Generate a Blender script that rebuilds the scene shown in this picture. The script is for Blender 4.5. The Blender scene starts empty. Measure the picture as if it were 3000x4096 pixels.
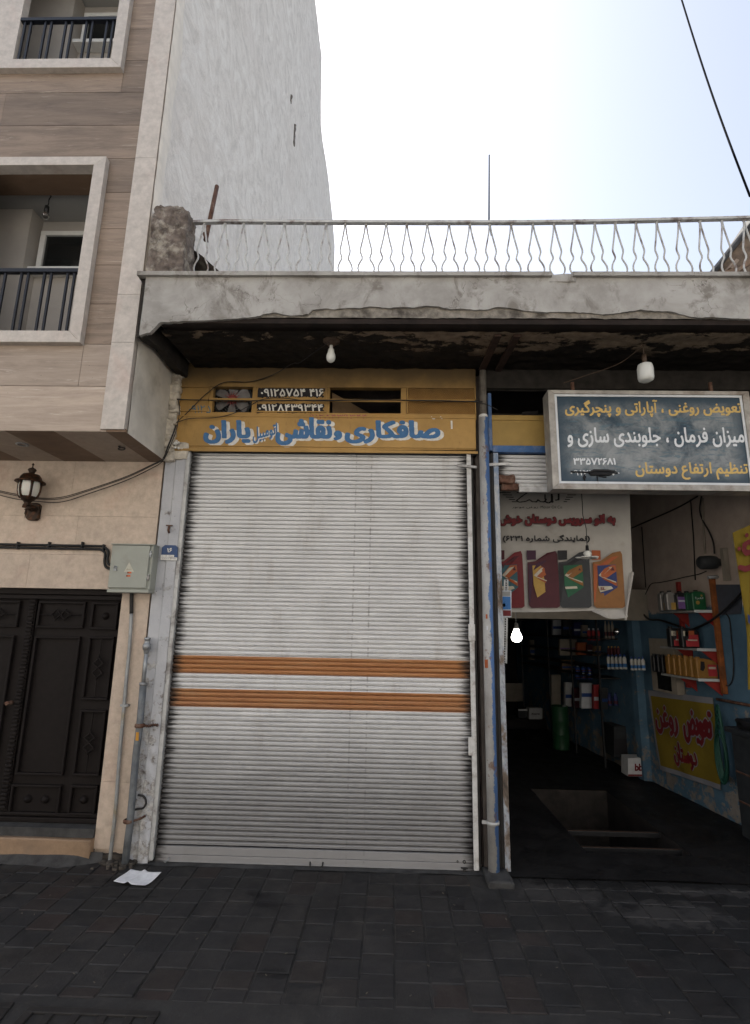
import bpy, bmesh, math, random
import numpy as np
from mathutils import Vector, Matrix, noise as mnoise
random.seed(7)
sc = bpy.context.scene
C = sc.collection
PI = math.pi

# ------------------------------------------------------------------ camera
F_PX, CAM = 2150.0, Vector((0.0, -5.05, 2.0))
YAW, PITCH, ROLL = math.radians(-1.5176), math.radians(11.8833), math.radians(1.0434)
_f = Vector((math.sin(YAW)*math.cos(PITCH), math.cos(YAW)*math.cos(PITCH), math.sin(PITCH)))
_r = Vector((math.cos(YAW), -math.sin(YAW), 0.0))
_u = _r.cross(_f)
_R = _r*math.cos(ROLL) + _u*math.sin(ROLL)
_U = -_r*math.sin(ROLL) + _u*math.cos(ROLL)
cam = bpy.data.objects.new('camera', bpy.data.cameras.new('camera'))
C.objects.link(cam)
cam.matrix_world = Matrix(((_R.x, _U.x, -_f.x, CAM.x), (_R.y, _U.y, -_f.y, CAM.y), (_R.z, _U.z, -_f.z, CAM.z), (0, 0, 0, 1)))
cam.data.sensor_fit = 'VERTICAL'
cam.data.sensor_height = 36.0
cam.data.lens = F_PX/4096*36.0
cam.data.clip_start = 0.05
cam.data.clip_end = 2000
sc.camera = cam

# ------------------------------------------------------------------ light
SUN_EL, SUN_AZ = math.radians(50), math.radians(-48)     # behind the apartment block, to the left
w = bpy.data.worlds.new('World'); sc.world = w; w.use_nodes = True
nt = w.node_tree
bg = nt.nodes['Background']
sky = nt.nodes.new('ShaderNodeTexSky'); sky.sky_type = 'NISHITA'
sky.sun_disc = False; sky.sun_elevation = SUN_EL; sky.sun_rotation = SUN_AZ
sky.air_density = 1.0; sky.dust_density = 3.2; sky.ozone_density = 1.0
hs = nt.nodes.new('ShaderNodeHueSaturation'); hs.inputs['Saturation'].default_value = 0.55
nt.links.new(sky.outputs[0], hs.inputs['Color']); nt.links.new(hs.outputs[0], bg.inputs[0])
bg.inputs[1].default_value = 0.076
sl = bpy.data.lights.new('sun', 'SUN'); sl.energy = 4.8; sl.angle = math.radians(0.53); sl.color = (1, .95, .87)
so = bpy.data.objects.new('sun', sl); C.objects.link(so)
sdir = Vector((math.sin(SUN_AZ)*math.cos(SUN_EL), math.cos(SUN_AZ)*math.cos(SUN_EL), math.sin(SUN_EL)))
so.rotation_euler = sdir.to_track_quat('Z', 'Y').to_euler(); so.location = sdir*40
vs = sc.view_settings
vs.view_transform = 'Standard'; vs.look = 'None'; vs.gamma = 1; vs.exposure = 2.05
sc.cycles.use_denoising = True
sc.cycles.max_bounces = 8; sc.cycles.diffuse_bounces = 5
sc.cycles.sample_clamp_indirect = 4

# ------------------------------------------------------------------ pixel -> place helpers (photo is 3000 x 4096)
def ray(x, y): return _R*((x-1500)/F_PX) - _U*((y-2048)/F_PX) + _f
def aty(x, y, Y): d = ray(x, y); return CAM + d*((Y-CAM.y)/d.y)
def atz(x, y, Z): d = ray(x, y); return CAM + d*((Z-CAM.z)/d.z)
def atx(x, y, X): d = ray(x, y); return CAM + d*((X-CAM.x)/d.x)
def wallx(y): return 3.86-0.0968*y                      # the workshop's right wall is a little askew
def onwall(x, y, off=0.0):
    d = ray(x, y); t = (3.86-off-0.0968*CAM.y-CAM.x)/(d.x+0.0968*d.y)
    return CAM + d*t
def Q(ps, Y): return [aty(x, y, Y) for x, y in ps]
def rect(x0, y0, x1, y1): return [(x0, y1), (x1, y1), (x1, y0), (x0, y0)]   # bl br tr tl

# ------------------------------------------------------------------ mesh builder
class MB:
    def __init__(s): s.v = []; s.f = []; s.sm = []
    def add(s, vs, fs, smooth=False):
        n = len(s.v); s.v += [Vector(p) for p in vs]
        for f in fs: s.f.append([i+n for i in f]); s.sm.append(smooth)
        return s
    def box(s, x0, x1, y0, y1, z0, z1):
        return s.add([(x0,y0,z0),(x1,y0,z0),(x1,y1,z0),(x0,y1,z0),(x0,y0,z1),(x1,y0,z1),(x1,y1,z1),(x0,y1,z1)],
                     [(0,3,2,1),(4,5,6,7),(0,1,5,4),(1,2,6,5),(2,3,7,6),(3,0,4,7)])
    def ext(s, pts, vec):                               # polygon pushed along vec
        n = len(pts); vec = Vector(vec); a = [Vector(p) for p in pts]; b = [p+vec for p in a]
        fs = [list(range(n)), list(range(2*n-1, n-1, -1))]
        fs += [(i, i+n, (i+1) % n+n, (i+1) % n) for i in range(n)]
        return s.add(a+b, fs)
    def quad(s, a, b, c, d): return s.add([a, b, c, d], [(0, 1, 2, 3)])
    def tube(s, path, r, n=8, cap=True):
        path = [Vector(p) for p in path]; m = len(path); vs = []
        rr = r if isinstance(r, (list, tuple)) else [r]*m
        t0 = (path[1]-path[0]).normalized(); up = Vector((0, 0, 1)) if abs(t0.z) < .9 else Vector((1, 0, 0))
        a = t0.cross(up).normalized()
        for i, p in enumerate(path):
            t = (path[min(i+1, m-1)]-path[max(i-1, 0)])
            t = t.normalized() if t.length > 1e-9 else t0
            a = (a-t*a.dot(t)); a = a.normalized() if a.length > 1e-6 else t.orthogonal().normalized()
            b = t.cross(a)
            vs += [p+(a*math.cos(k*2*PI/n)+b*math.sin(k*2*PI/n))*rr[i] for k in range(n)]
        fs = [(i*n+k, i*n+(k+1) % n, (i+1)*n+(k+1) % n, (i+1)*n+k) for i in range(m-1) for k in range(n)]
        s.add(vs, fs, True)
        if cap:
            q = len(s.v)-len(vs)
            s.f.append([q+k for k in range(n)][::-1]); s.sm.append(False)
            s.f.append([q+(m-1)*n+k for k in range(n)]); s.sm.append(False)
        return s
    def lathe(s, prof, c, axis=(0, 0, 1), n=20):        # profile (r, h) along axis
        ax = Vector(axis).normalized(); a = ax.orthogonal().normalized(); b = ax.cross(a); c = Vector(c)
        vs = [c+ax*h+(a*math.cos(k*2*PI/n)+b*math.sin(k*2*PI/n))*max(r, 1e-5) for r, h in prof for k in range(n)]
        m = len(prof)
        fs = [(i*n+k, i*n+(k+1) % n, (i+1)*n+(k+1) % n, (i+1)*n+k) for i in range(m-1) for k in range(n)]
        return s.add(vs, fs, True)
    def grid(s, fn, nu, nv, smooth=True):
        vs = [fn(i/nu, j/nv) for j in range(nv+1) for i in range(nu+1)]
        fs = [(j*(nu+1)+i, j*(nu+1)+i+1, (j+1)*(nu+1)+i+1, (j+1)*(nu+1)+i) for j in range(nv) for i in range(nu)]
        return s.add(vs, fs, smooth)
    def lump(s, x0, x1, y0, y1, z0, z1, amp, k=6, freq=8, seed=0):   # a rough block
        bm = bmesh.new(); bmesh.ops.create_cube(bm, size=1)
        bmesh.ops.subdivide_edges(bm, edges=bm.edges[:], cuts=k, use_grid_fill=True)
        ce = Vector(((x0+x1)/2, (y0+y1)/2, (z0+z1)/2)); si = Vector((x1-x0, y1-y0, z1-z0))
        bm.verts.ensure_lookup_table(); vs = []
        for v in bm.verts:
            p = Vector((v.co.x*si.x, v.co.y*si.y, v.co.z*si.z))+ce
            d = mnoise.noise_vector(p*freq+Vector((seed, 0, 0)))+mnoise.noise_vector(p*freq*2.7)*.5
            vs.append(p+d*amp)
        fs = [[v.index for v in f.verts] for f in bm.faces]; bm.free()
        return s.add(vs, fs, True)
    def build(s, name, m, parent=None, loc=None, bevel=0):
        o0 = Vector(parent.get('base', (0, 0, 0))) if parent else Vector((0, 0, 0))
        if loc is not None: o0 = Vector(loc)
        me = bpy.data.meshes.new(name)
        me.from_pydata([tuple(p-o0) for p in s.v], [], s.f)
        me.polygons.foreach_set('use_smooth', s.sm)
        me.validate(); me.update()
        ms = m if isinstance(m, (list, tuple)) else [m]
        for q in ms: me.materials.append(q)
        o = bpy.data.objects.new(name, me); C.objects.link(o)
        if parent:
            o.parent = parent; o['base'] = tuple(o0)
            pb = Vector(parent.get('base', (0, 0, 0))); o.location = o0-pb
        else: o.location = o0; o['base'] = tuple(o0)
        if bevel:
            b = o.modifiers.new('bevel', 'BEVEL'); b.width = bevel; b.segments = 2; b.limit_method = 'ANGLE'; b.angle_limit = .6
        return o

def tag(o, label=None, cat=None, group=None, kind=None):
    if label: o['label'] = label
    if cat: o['category'] = cat
    if group: o['group'] = group
    if kind: o['kind'] = kind
    return o
def thing(name, label, cat, loc=(0, 0, 0), group=None):
    o = bpy.data.objects.new(name, None); C.objects.link(o); o.empty_display_size = .1
    o.location = loc; o['base'] = tuple(loc)
    return tag(o, label, cat, group)
def copy_tree(o, parent=None):
    c = o.copy(); C.objects.link(c)
    if parent: c.parent = parent
    for ch in list(o.children): copy_tree(ch, c)
    return c
def struct(name, mb, m, **k): return tag(mb.build(name, m, **k), kind='structure')

# ------------------------------------------------------------------ material builder
class NT:
    def __init__(s, name, rough=.8, metal=0.0, spec=.3):
        s.m = bpy.data.materials.new(name); s.m.use_nodes = True; s.t = s.m.node_tree
        s.b = s.t.nodes['Principled BSDF']; s.b.inputs['Roughness'].default_value = rough
        s.b.inputs['Metallic'].default_value = metal; s.b.inputs['Specular IOR Level'].default_value = spec
        s._c = None
    def n(s, t): return s.t.nodes.new(t)
    def link(s, a, b):
        if isinstance(a, (int, float)): b.default_value = a
        elif isinstance(a, (tuple, list)): b.default_value = tuple(a)+((1,) if len(a) == 3 and len(b.default_value) == 4 else ())
        else: s.t.links.new(a, b)
    def co(s):
        if s._c is None: s._c = s.n('ShaderNodeTexCoord').outputs['Object']
        return s._c
    def map(s, scale=(1, 1, 1), loc=(0, 0, 0), rot=(0, 0, 0), vec=None):
        m = s.n('ShaderNodeMapping'); s.link(vec or s.co(), m.inputs[0])
        m.inputs['Scale'].default_value = scale; m.inputs['Location'].default_value = loc; m.inputs['Rotation'].default_value = rot
        return m.outputs[0]
    def noise(s, scale=5, detail=4, rough=.6, dist=0, sc3=None, loc=(0, 0, 0)):
        t = s.n('ShaderNodeTexNoise'); s.link(s.map(sc3 or (1, 1, 1), loc), t.inputs['Vector'])
        t.inputs['Scale'].default_value = scale; t.inputs['Detail'].default_value = detail
        t.inputs['Roughness'].default_value = rough; t.inputs['Distortion'].default_value = dist
        return t.outputs['Fac']
    def vor(s, scale=5, feature='DISTANCE_TO_EDGE', sc3=(1, 1, 1), warp=0):
        t = s.n('ShaderNodeTexVoronoi'); t.feature = feature; t.inputs['Scale'].default_value = scale
        v = s.map(sc3)
        if warp:
            nz = s.n('ShaderNodeTexNoise'); s.link(v, nz.inputs['Vector']); nz.inputs['Scale'].default_value = scale*1.7; nz.inputs['Detail'].default_value = 4
            a = s.n('ShaderNodeVectorMath'); a.operation = 'SCALE'; s.link(nz.outputs['Color'], a.inputs[0]); a.inputs['Scale'].default_value = warp
            b = s.n('ShaderNodeVectorMath'); s.link(v, b.inputs[0]); s.link(a.outputs[0], b.inputs[1]); v = b.outputs[0]
        s.link(v, t.inputs['Vector'])
        return t.outputs['Distance']
    def ramp(s, f, stops):
        r = s.n('ShaderNodeValToRGB'); s.link(f, r.inputs[0]); e = r.color_ramp.elements
        while len(e) < len(stops): e.new(.5)
        for q, (p, c) in zip(e, stops):
            q.position = p; q.color = (c, c, c, 1) if isinstance(c, (int, float)) else tuple(c)+(1,)
        return r.outputs[0]
    def mix(s, f, a, b, mode='MIX'):
        m = s.n('ShaderNodeMix'); m.data_type = 'RGBA'; m.blend_type = mode
        s.link(f, m.inputs[0]); s.link(a, m.inputs[6]); s.link(b, m.inputs[7]); return m.outputs[2]
    def ma(s, op, a, b=0, c=None, clamp=False):
        m = s.n('ShaderNodeMath'); m.operation = op; m.use_clamp = clamp
        s.link(a, m.inputs[0]); s.link(b, m.inputs[1])
        if c is not None: s.link(c, m.inputs[2])
        return m.outputs[0]
    def step(s, v, lo, hi):                              # 0 below lo, 1 above hi
        m = s.n('ShaderNodeMapRange'); m.interpolation_type = 'SMOOTHSTEP'; s.link(v, m.inputs[0])
        m.inputs[1].default_value = lo; m.inputs[2].default_value = hi; return m.outputs[0]
    def xyz(s):
        q = s.n('ShaderNodeSeparateXYZ'); s.link(s.co(), q.inputs[0]); return q.outputs
    def island(s): return s.n('ShaderNodeNewGeometry').outputs['Random Per Island']
    def objrand(s): return s.n('ShaderNodeObjectInfo').outputs['Random']
    def bump(s, h, strength=.3, dist=.01):
        b = s.n('ShaderNodeBump'); s.link(h, b.inputs['Height']); b.inputs['Strength'].default_value = strength
        b.inputs['Distance'].default_value = dist; s.link(b.outputs[0], s.b.inputs['Normal']); return s
    def col(s, c): s.link(c, s.b.inputs['Base Color']); return s
    def rough(s, c): s.link(c, s.b.inputs['Roughness']); return s
def simple(name, c, var=.25, scale=9, rough=.75, metal=0.0, bump=.15, dirt=None, dscale=3, damt=.5, spec=.3):
    t = NT(name, rough, metal, spec); f = t.noise(scale, 5)
    c2 = tuple(x*(1-var) for x in c); c1 = tuple(min(1, x*(1+var*.6)) for x in c)
    k = t.ramp(f, [(.3, c2), (.7, c1)])
    if dirt: k = t.mix(t.ma('MULTIPLY', t.step(t.noise(dscale, 6, .65, loc=(3, 1, 7)), .48, .68), damt), k, dirt)
    t.col(k)
    if bump: t.bump(t.noise(scale*5, 4), bump, .004)
    return t.m
# ------------------------------------------------------------------ materials of the place
def m_travertine(name, lo, hi, vein, rnd=.5):
    t = NT(name, .55, spec=.35)
    r = t.island()
    f = t.noise(2.6, 9, .74, .5, (.5, 1, 4.5)); f2 = t.noise(6, 8, .75, .9, (.35, 1, 5.5), (4, 0, 2))
    k = t.ramp(f, [(.28, lo), (.55, hi), (.72, tuple(x*1.22 for x in hi))])
    k = t.mix(t.step(f2, .56, .66), k, vein)
    tint = t.ramp(r, [(0, 1-rnd*.55), (.5, 1-rnd*.2), (1, 1.0)])
    k = t.mix(1.0, k, tint, 'MULTIPLY')
    k = t.mix(t.step(t.noise(45, 3), .68, .8), k, tuple(x*.4 for x in lo))
    t.col(k).bump(f2, .15, .004); return t.m
M = {}
M['trav'] = m_travertine('brown_travertine', (.14, .105, .08), (.275, .207, .155), (.37, .30, .235), .6)
M['travlite'] = m_travertine('light_travertine', (.27, .21, .165), (.42, .338, .27), (.52, .44, .365), .4)
M['soffit_dark'] = m_travertine('dark_travertine', (.11, .068, .042), (.17, .108, .068), (.2, .14, .1), .2)
def m_stone(name, c, red=(.42, .22, .16), amt=.35):
    t = NT(name, .5, spec=.35)
    f = t.noise(14, 8, .72); g = t.noise(2.2, 5, .6, .5, loc=(1, 5, 2))
    k = t.ramp(f, [(.3, tuple(x*.78 for x in c)), (.55, c), (.75, tuple(min(1, x*1.18) for x in c))])
    k = t.mix(t.ma('MULTIPLY', t.step(g, .54, .76), amt), k, red)
    k = t.mix(1.0, k, t.ramp(t.island(), [(0, .9), (1, 1.0)]), 'MULTIPLY')
    t.col(k).bump(f, .08, .003); return t.m
M['stone'] = m_stone('speckled_limestone', (.52, .47, .42), amt=.22)
M['wallstone'] = m_stone('beige_wall_tile', (.52, .42, .335), amt=.3)
M['stepstone'] = m_stone('tan_step_stone', (.30, .2, .125), (.2, .14, .1), .5)
M['soffit_lite'] = m_stone('soffit_tile', (.34, .275, .22), amt=.15)
# streaked plaster of the tall side wall
t = NT('streaked_plaster', .9, spec=.15)
f = t.noise(3.2, 9, .72, 1.8, (1, .7, .75)); g = t.noise(8.0, 8, .74, 2.6, (1, .5, .8), (2, 7, 1)); h = t.noise(.5, 4, .6, loc=(9, 0, 4))
k = t.ramp(f, [(.32, (.64, .585, .515)), (.5, (.81, .745, .665)), (.64, (.91, .855, .775))])
k = t.mix(t.ma('MULTIPLY', t.step(g, .52, .7), .5), k, (.90, .85, .775))
k = t.mix(t.ma('MULTIPLY', t.step(h, .5, .7), .4), k, (.76, .68, .6))
t.col(k).bump(g, .7, .03); M['sideplaster'] = t.m
M['mortar'] = simple('rough_mortar', (.58, .525, .44), .35, 14, .95, bump=.8, dirt=(.2, .16, .12), dscale=7)
M['lightplaster'] = simple('smooth_grey_plaster', (.60, .56, .49), .2, 3, .9, bump=.3, dirt=(.28, .25, .2), dscale=2.2)
# canopy concrete with stains and cracks
t = NT('stained_concrete', .92, spec=.15)
f = t.noise(2.6, 8, .65, .4); g = t.noise(4.5, 7, .7, .6, (1, 1, .7), (5, 0, 3)); cr = t.vor(2.3, warp=.5)
k = t.ramp(f, [(.3, (.26, .245, .225)), (.55, (.38, .365, .34)), (.75, (.46, .445, .42))])
k = t.mix(t.ma('MULTIPLY', t.step(g, .50, .66), .75), k, (.15, .132, .112))
k = t.mix(t.ma('MULTIPLY', t.step(t.noise(1.3, 6, .7, loc=(2, 0, 6)), .5, .62), .35), k, (.2, .185, .165))
ck = t.ma('MULTIPLY', t.ma('SUBTRACT', 1, t.step(cr, .001, .007)), t.step(t.noise(1.1, 3, loc=(7, 2, 0)), .5, .6))
k = t.mix(t.ma('MULTIPLY', ck, .7), k, (.10, .085, .07))
hh = t.ma('SUBTRACT', t.noise(22, 6), t.ma('MULTIPLY', ck, 2))
t.col(k).bump(hh, .4, .008); M['concrete'] = t.m
M['rawconcrete'] = simple('spalled_concrete', (.25, .225, .19), .5, 16, .95, bump=.9, dirt=(.05, .042, .035), dscale=5, damt=.85)
# sooty soffit
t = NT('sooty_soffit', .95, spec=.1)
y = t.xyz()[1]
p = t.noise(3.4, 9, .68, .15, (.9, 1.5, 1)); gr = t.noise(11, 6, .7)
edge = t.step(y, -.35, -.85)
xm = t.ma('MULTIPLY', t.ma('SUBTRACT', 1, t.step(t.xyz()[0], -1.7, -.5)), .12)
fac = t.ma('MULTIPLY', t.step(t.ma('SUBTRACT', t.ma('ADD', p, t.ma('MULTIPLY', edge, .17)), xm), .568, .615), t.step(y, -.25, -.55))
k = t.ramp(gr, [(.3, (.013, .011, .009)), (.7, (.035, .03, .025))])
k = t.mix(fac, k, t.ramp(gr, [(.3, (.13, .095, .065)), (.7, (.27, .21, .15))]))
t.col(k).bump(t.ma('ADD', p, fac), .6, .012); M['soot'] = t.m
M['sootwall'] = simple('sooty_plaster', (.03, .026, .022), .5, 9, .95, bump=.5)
# rubble pier
M['rubble'] = simple('rough_brown_mortar', (.155, .125, .105), .6, 12, .97, bump=1.0, dirt=(.42, .385, .32), dscale=8, damt=.7)
# yellow transom paint, grimy towards the smoky canopy (soot has settled there)
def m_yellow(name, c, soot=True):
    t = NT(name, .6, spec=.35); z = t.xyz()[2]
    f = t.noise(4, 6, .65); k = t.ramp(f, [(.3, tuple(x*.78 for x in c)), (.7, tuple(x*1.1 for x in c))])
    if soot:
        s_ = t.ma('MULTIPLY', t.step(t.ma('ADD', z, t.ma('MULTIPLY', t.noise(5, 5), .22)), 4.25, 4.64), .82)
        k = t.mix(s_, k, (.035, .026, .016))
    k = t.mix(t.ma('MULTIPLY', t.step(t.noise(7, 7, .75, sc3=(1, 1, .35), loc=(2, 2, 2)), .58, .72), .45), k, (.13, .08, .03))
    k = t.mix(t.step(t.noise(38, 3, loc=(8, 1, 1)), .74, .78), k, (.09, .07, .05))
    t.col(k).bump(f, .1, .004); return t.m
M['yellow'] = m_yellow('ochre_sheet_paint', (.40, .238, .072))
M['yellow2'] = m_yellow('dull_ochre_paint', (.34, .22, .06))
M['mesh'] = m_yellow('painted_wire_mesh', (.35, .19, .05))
M['bluepaint'] = simple('blue_paint', (.045, .115, .27), .3, 12, .5, dirt=(.3, .3, .32), dscale=9, damt=.4)
M['letterblue'] = simple('letter_blue', (.055, .15, .31), .2, 20, .6, bump=0)
M['letterwhite'] = simple('letter_white', (.66, .645, .6), .15, 20, .6, bump=0, dirt=(.4, .33, .2), dscale=20, damt=.4)
M['chalkblack'] = simple('black_patch', (.016, .014, .016), .3, 20, .7, bump=0)
M['graffblue'] = simple('graffiti_blue', (.06, .15, .22), .3, 20, .7, bump=0)
M['graffpink'] = simple('graffiti_pink', (.33, .10, .10), .4, 25, .7, bump=0)
# shutter curtains
def m_shutter(name, hw, h, stripes):
    t = NT(name, .5, .05, spec=.4); X = t.xyz(); x, z = X[0], X[2]
    f = t.noise(2.2, 6, .6, .2, (1, 1, 1.6)); g = t.noise(6, 7, .72, .3, (.35, 1, 9), (3, 0, 0))
    k = t.ramp(f, [(.3, (.62, .615, .61)), (.6, (.70, .695, .69)), (.8, (.76, .755, .75))])
    k = t.mix(t.ma('MULTIPLY', t.step(g, .64, .74), .35), k, (.30, .28, .26))
    vs_ = t.noise(2.6, 7, .72, .2, (1.3, 1, .35), (5, 0, 2))
    k = t.mix(t.ma('MULTIPLY', t.step(vs_, .52, .72), .32), k, (.33, .28, .23))
    for lx in (.28, .43):
        ln_ = t.ma('MULTIPLY', t.step(t.ma('ABSOLUTE', t.ma('SUBTRACT', x, lx)), .009, .004), t.step(t.noise(14, 3, .6, sc3=(.1, 1, 2.2), loc=(lx, 0, 0)), .48, .58))
        k = t.mix(t.ma('MULTIPLY', ln_, .45), k, (.14, .12, .11))
    for a, b in stripes:
        ins = t.ma('MULTIPLY', t.step(z, a-.004, a+.004), t.ma('SUBTRACT', 1, t.step(z, b-.004, b+.004)))
        k = t.mix(t.ma('MULTIPLY', ins, .93), k, t.ramp(t.noise(5, 6, .7, sc3=(.4, 1, 6)), [(.3, (.33, .11, .02)), (.55, (.43, .18, .045)), (.75, (.40, .23, .11))]))
    # lower part: years of road dirt
    lowd = t.ma('MULTIPLY', t.step(t.ma('ADD', z, t.ma('MULTIPLY', t.noise(3, 5, sc3=(.6, 1, 2)), .5)), 1.75, .5), .84)
    k = t.mix(lowd, k, (.17, .165, .165))
    # grease combed in from the guides
    ax = t.ma('ABSOLUTE', x)
    e = t.ma('ADD', ax, t.ma('MULTIPLY', t.ma('SUBTRACT', t.noise(7, 6, .75, sc3=(.5, 1, 6), loc=(1, 4, 2)), .5), .32))
    e2 = t.ma('MULTIPLY', t.step(e, hw-.11, hw-.0), .92)
    k = t.mix(e2, k, (.022, .019, .018))
    sp = t.step(t.noise(30, 3, .6, sc3=(.6, 1, 2.5), loc=(6, 6, 6)), .735, .77)
    k = t.mix(sp, k, (.05, .045, .04))
    k = t.mix(t.ma('MULTIPLY', t.step(t.noise(7, 5, .7, sc3=(.35, 1, 5), loc=(9, 1, 4)), .70, .74), .85), k, (.06, .055, .05))
    t.col(k).bump(t.noise(40, 3), .05, .002); return t.m
M['rail'] = simple('grey_metal_paint', (.45, .45, .44), .2, 14, .5, .2, dirt=(.08, .06, .05), dscale=6, damt=.7)
M['darkgap'] = simple('dark_steel', (.03, .028, .027), .3, 12, .6, .3)
M['rust'] = simple('rusty_steel', (.12, .06, .04), .5, 20, .85, .2, dirt=(.3, .22, .17), dscale=14, damt=.5)
M['galv'] = simple('galvanised_steel', (.32, .335, .345), .35, 12, .45, .5, dirt=(.13, .10, .07), dscale=5, damt=.6)
M['black'] = simple('black_rubber', (.012, .012, .013), .3, 20, .5, bump=0)
M['skywire'] = simple('black_cable_sheath', (.006, .006, .007), .2, 20, 1.0, bump=0, spec=.02)
M['wire'] = simple('dark_cable', (.022, .02, .02), .3, 20, .6, bump=0)
M['whitepaint'] = simple('chipped_white_paint', (.56, .555, .54), .2, 16, .6, dirt=(.16, .11, .08), dscale=11, damt=.55)
# silver-grey pilaster
t = NT('silver_painted_concrete', .65, .1, spec=.4); z = t.xyz()[2]
f = t.noise(3, 7, .65); g = t.noise(12, 6, .75, .4)
k = t.ramp(f, [(.3, (.36, .365, .385)), (.7, (.47, .475, .49))])
pk = t.step(t.ma('SUBTRACT', t.noise(8, 7, .72, loc=(4, 4, 4)), t.ma('MULTIPLY', z, .05)), .44, .52)
k = t.mix(pk, k, t.ramp(g, [(.35, (.1, .08, .07)), (.6, (.5, .49, .47))]))
k = t.mix(t.step(t.noise(34, 2, loc=(2, 9, 9)), .73, .76), k, (.05, .04, .04))
t.col(k).bump(t.ma('ADD', g, pk), .5, .008); M['pilaster'] = t.m
# the pavement
STAINS = [(-2.36, -.39, .12, .05), (-2.12, -.36, .10, .055), (-2.17, -.47, .06, .03), (-.93, -.52, .10, .05), (-.85, -.66, .13, .05), (-1.9, -.62, .12, .025), (-1.72, -.6, .1, .02), (-.62, -1.45, .11, .05), (.55, -.62, .06, .04), (.42, -.42, .07, .04), (-.45, -.03, .2, .07)]
def m_paving(name, base, tinted=True):
    t = NT(name, .72, spec=.35); X = t.xyz()
    f = t.noise(5, 8, .7); r = t.island()
    k = t.ramp(f, [(.3, tuple(x*.7 for x in base)), (.6, base), (.8, tuple(x*1.35 for x in base))])
    if tinted:
        k = t.mix(1.0, k, t.ramp(r, [(0, (.66, .68, .72)), (.55, (.95, .95, .98)), (.8, (1, .98, .96)), (.9, (1.05, .88, .82)), (1, (1.15, .86, .8))]), 'MULTIPLY')
    k = t.mix(t.ma('MULTIPLY', t.step(t.noise(1.4, 6, .65, loc=(3, 3, 0)), .48, .66), .55), k, tuple(x*.42 for x in base))
    k = t.mix(t.ma('MULTIPLY', t.step(t.noise(26, 5, .7, loc=(1, 1, 5)), .60, .75), .4), k, tuple(x*2.6 for x in base))
    k = t.mix(t.ma('MULTIPLY', t.step(t.noise(3.1, 8, .75, .6, loc=(6, 3, 5)), .50, .68), .45), k, (.052, .046, .041))
    # oil by the workshop mouth
    oil = t.ma('MULTIPLY', t.step(t.ma('ADD', X[0], t.ma('MULTIPLY', t.noise(2.2, 5, loc=(0, 8, 0)), 1.1)), 1.35, 2.5), .68)
    k = t.mix(oil, k, (.006, .006, .0065))
    oil2 = t.ma('MULTIPLY', t.step(X[0], 1.0, 1.3), t.step(t.ma('ADD', X[1], t.ma('MULTIPLY', t.ma('SUBTRACT', t.noise(4, 6, .7, loc=(2, 8, 3)), .5), .8)), -.50, -.15))
    k = t.mix(t.ma('MULTIPLY', oil2, .9), k, (.0078, .0075, .0073))
    for (sx, sy, a, b) in ((1.42, -.38, .35, .16), (2.05, -.62, .4, .2), (1.15, -.28, .2, .14), (2.5, -.25, .6, .07)):
        dx = t.ma('DIVIDE', t.ma('SUBTRACT', X[0], sx), a); dy = t.ma('DIVIDE', t.ma('SUBTRACT', X[1], sy), b)
        d = t.ma('SQRT', t.ma('ADD', t.ma('MULTIPLY', dx, dx), t.ma('MULTIPLY', dy, dy)))
        d = t.ma('ADD', d, t.ma('MULTIPLY', t.ma('SUBTRACT', t.noise(7, 8, .75, .8, loc=(sx, 2, 1)), .5), 4.5))
        k = t.mix(t.ma('MULTIPLY', t.ma('SUBTRACT', 1, t.step(d, .5, 1.1)), .75), k, (.045, .042, .04))
    wob = t.noise(9, 5, .7, loc=(5, 2, 1))
    for (sx, sy, a, b) in STAINS:
        dx = t.ma('DIVIDE', t.ma('SUBTRACT', X[0], sx), a); dy = t.ma('DIVIDE', t.ma('SUBTRACT', X[1], sy), b)
        d = t.ma('ADD', t.ma('SQRT', t.ma('ADD', t.ma('MULTIPLY', dx, dx), t.ma('MULTIPLY', dy, dy))), t.ma('MULTIPLY', t.ma('SUBTRACT', wob, .5), 3.2))
        k = t.mix(t.ma('MULTIPLY', t.ma('SUBTRACT', 1, t.step(d, .75, 1.0)), .8), k, (.006, .0055, .006))
    t.col(k).bump(t.noise(60, 5), .35, .004)
    t.rough(t.ramp(t.noise(6, 5), [(.3, .55), (.7, .85)])); return t.m
M['paver'] = m_paving('concrete_paver', (.027, .0257, .025))
M['joint'] = m_paving('paver_joint_dust', (.031, .030, .029), False)
M['asphalt'] = simple('dark_asphalt', (.04, .04, .042), .4, 20, .85, bump=.6)
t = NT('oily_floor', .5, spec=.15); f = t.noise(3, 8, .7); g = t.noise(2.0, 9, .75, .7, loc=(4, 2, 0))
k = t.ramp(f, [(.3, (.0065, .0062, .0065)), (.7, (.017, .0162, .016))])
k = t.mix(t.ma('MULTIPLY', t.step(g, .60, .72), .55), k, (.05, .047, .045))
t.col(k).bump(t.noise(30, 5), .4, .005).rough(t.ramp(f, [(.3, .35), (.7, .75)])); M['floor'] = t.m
M['cement'] = simple('grey_cement', (.055, .054, .053), .45, 10, .9, bump=.7, dirt=(.02, .02, .021), dscale=3)
M['dirt'] = simple('dirt', (.07, .06, .05), .6, 16, .97, bump=1.0)
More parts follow.
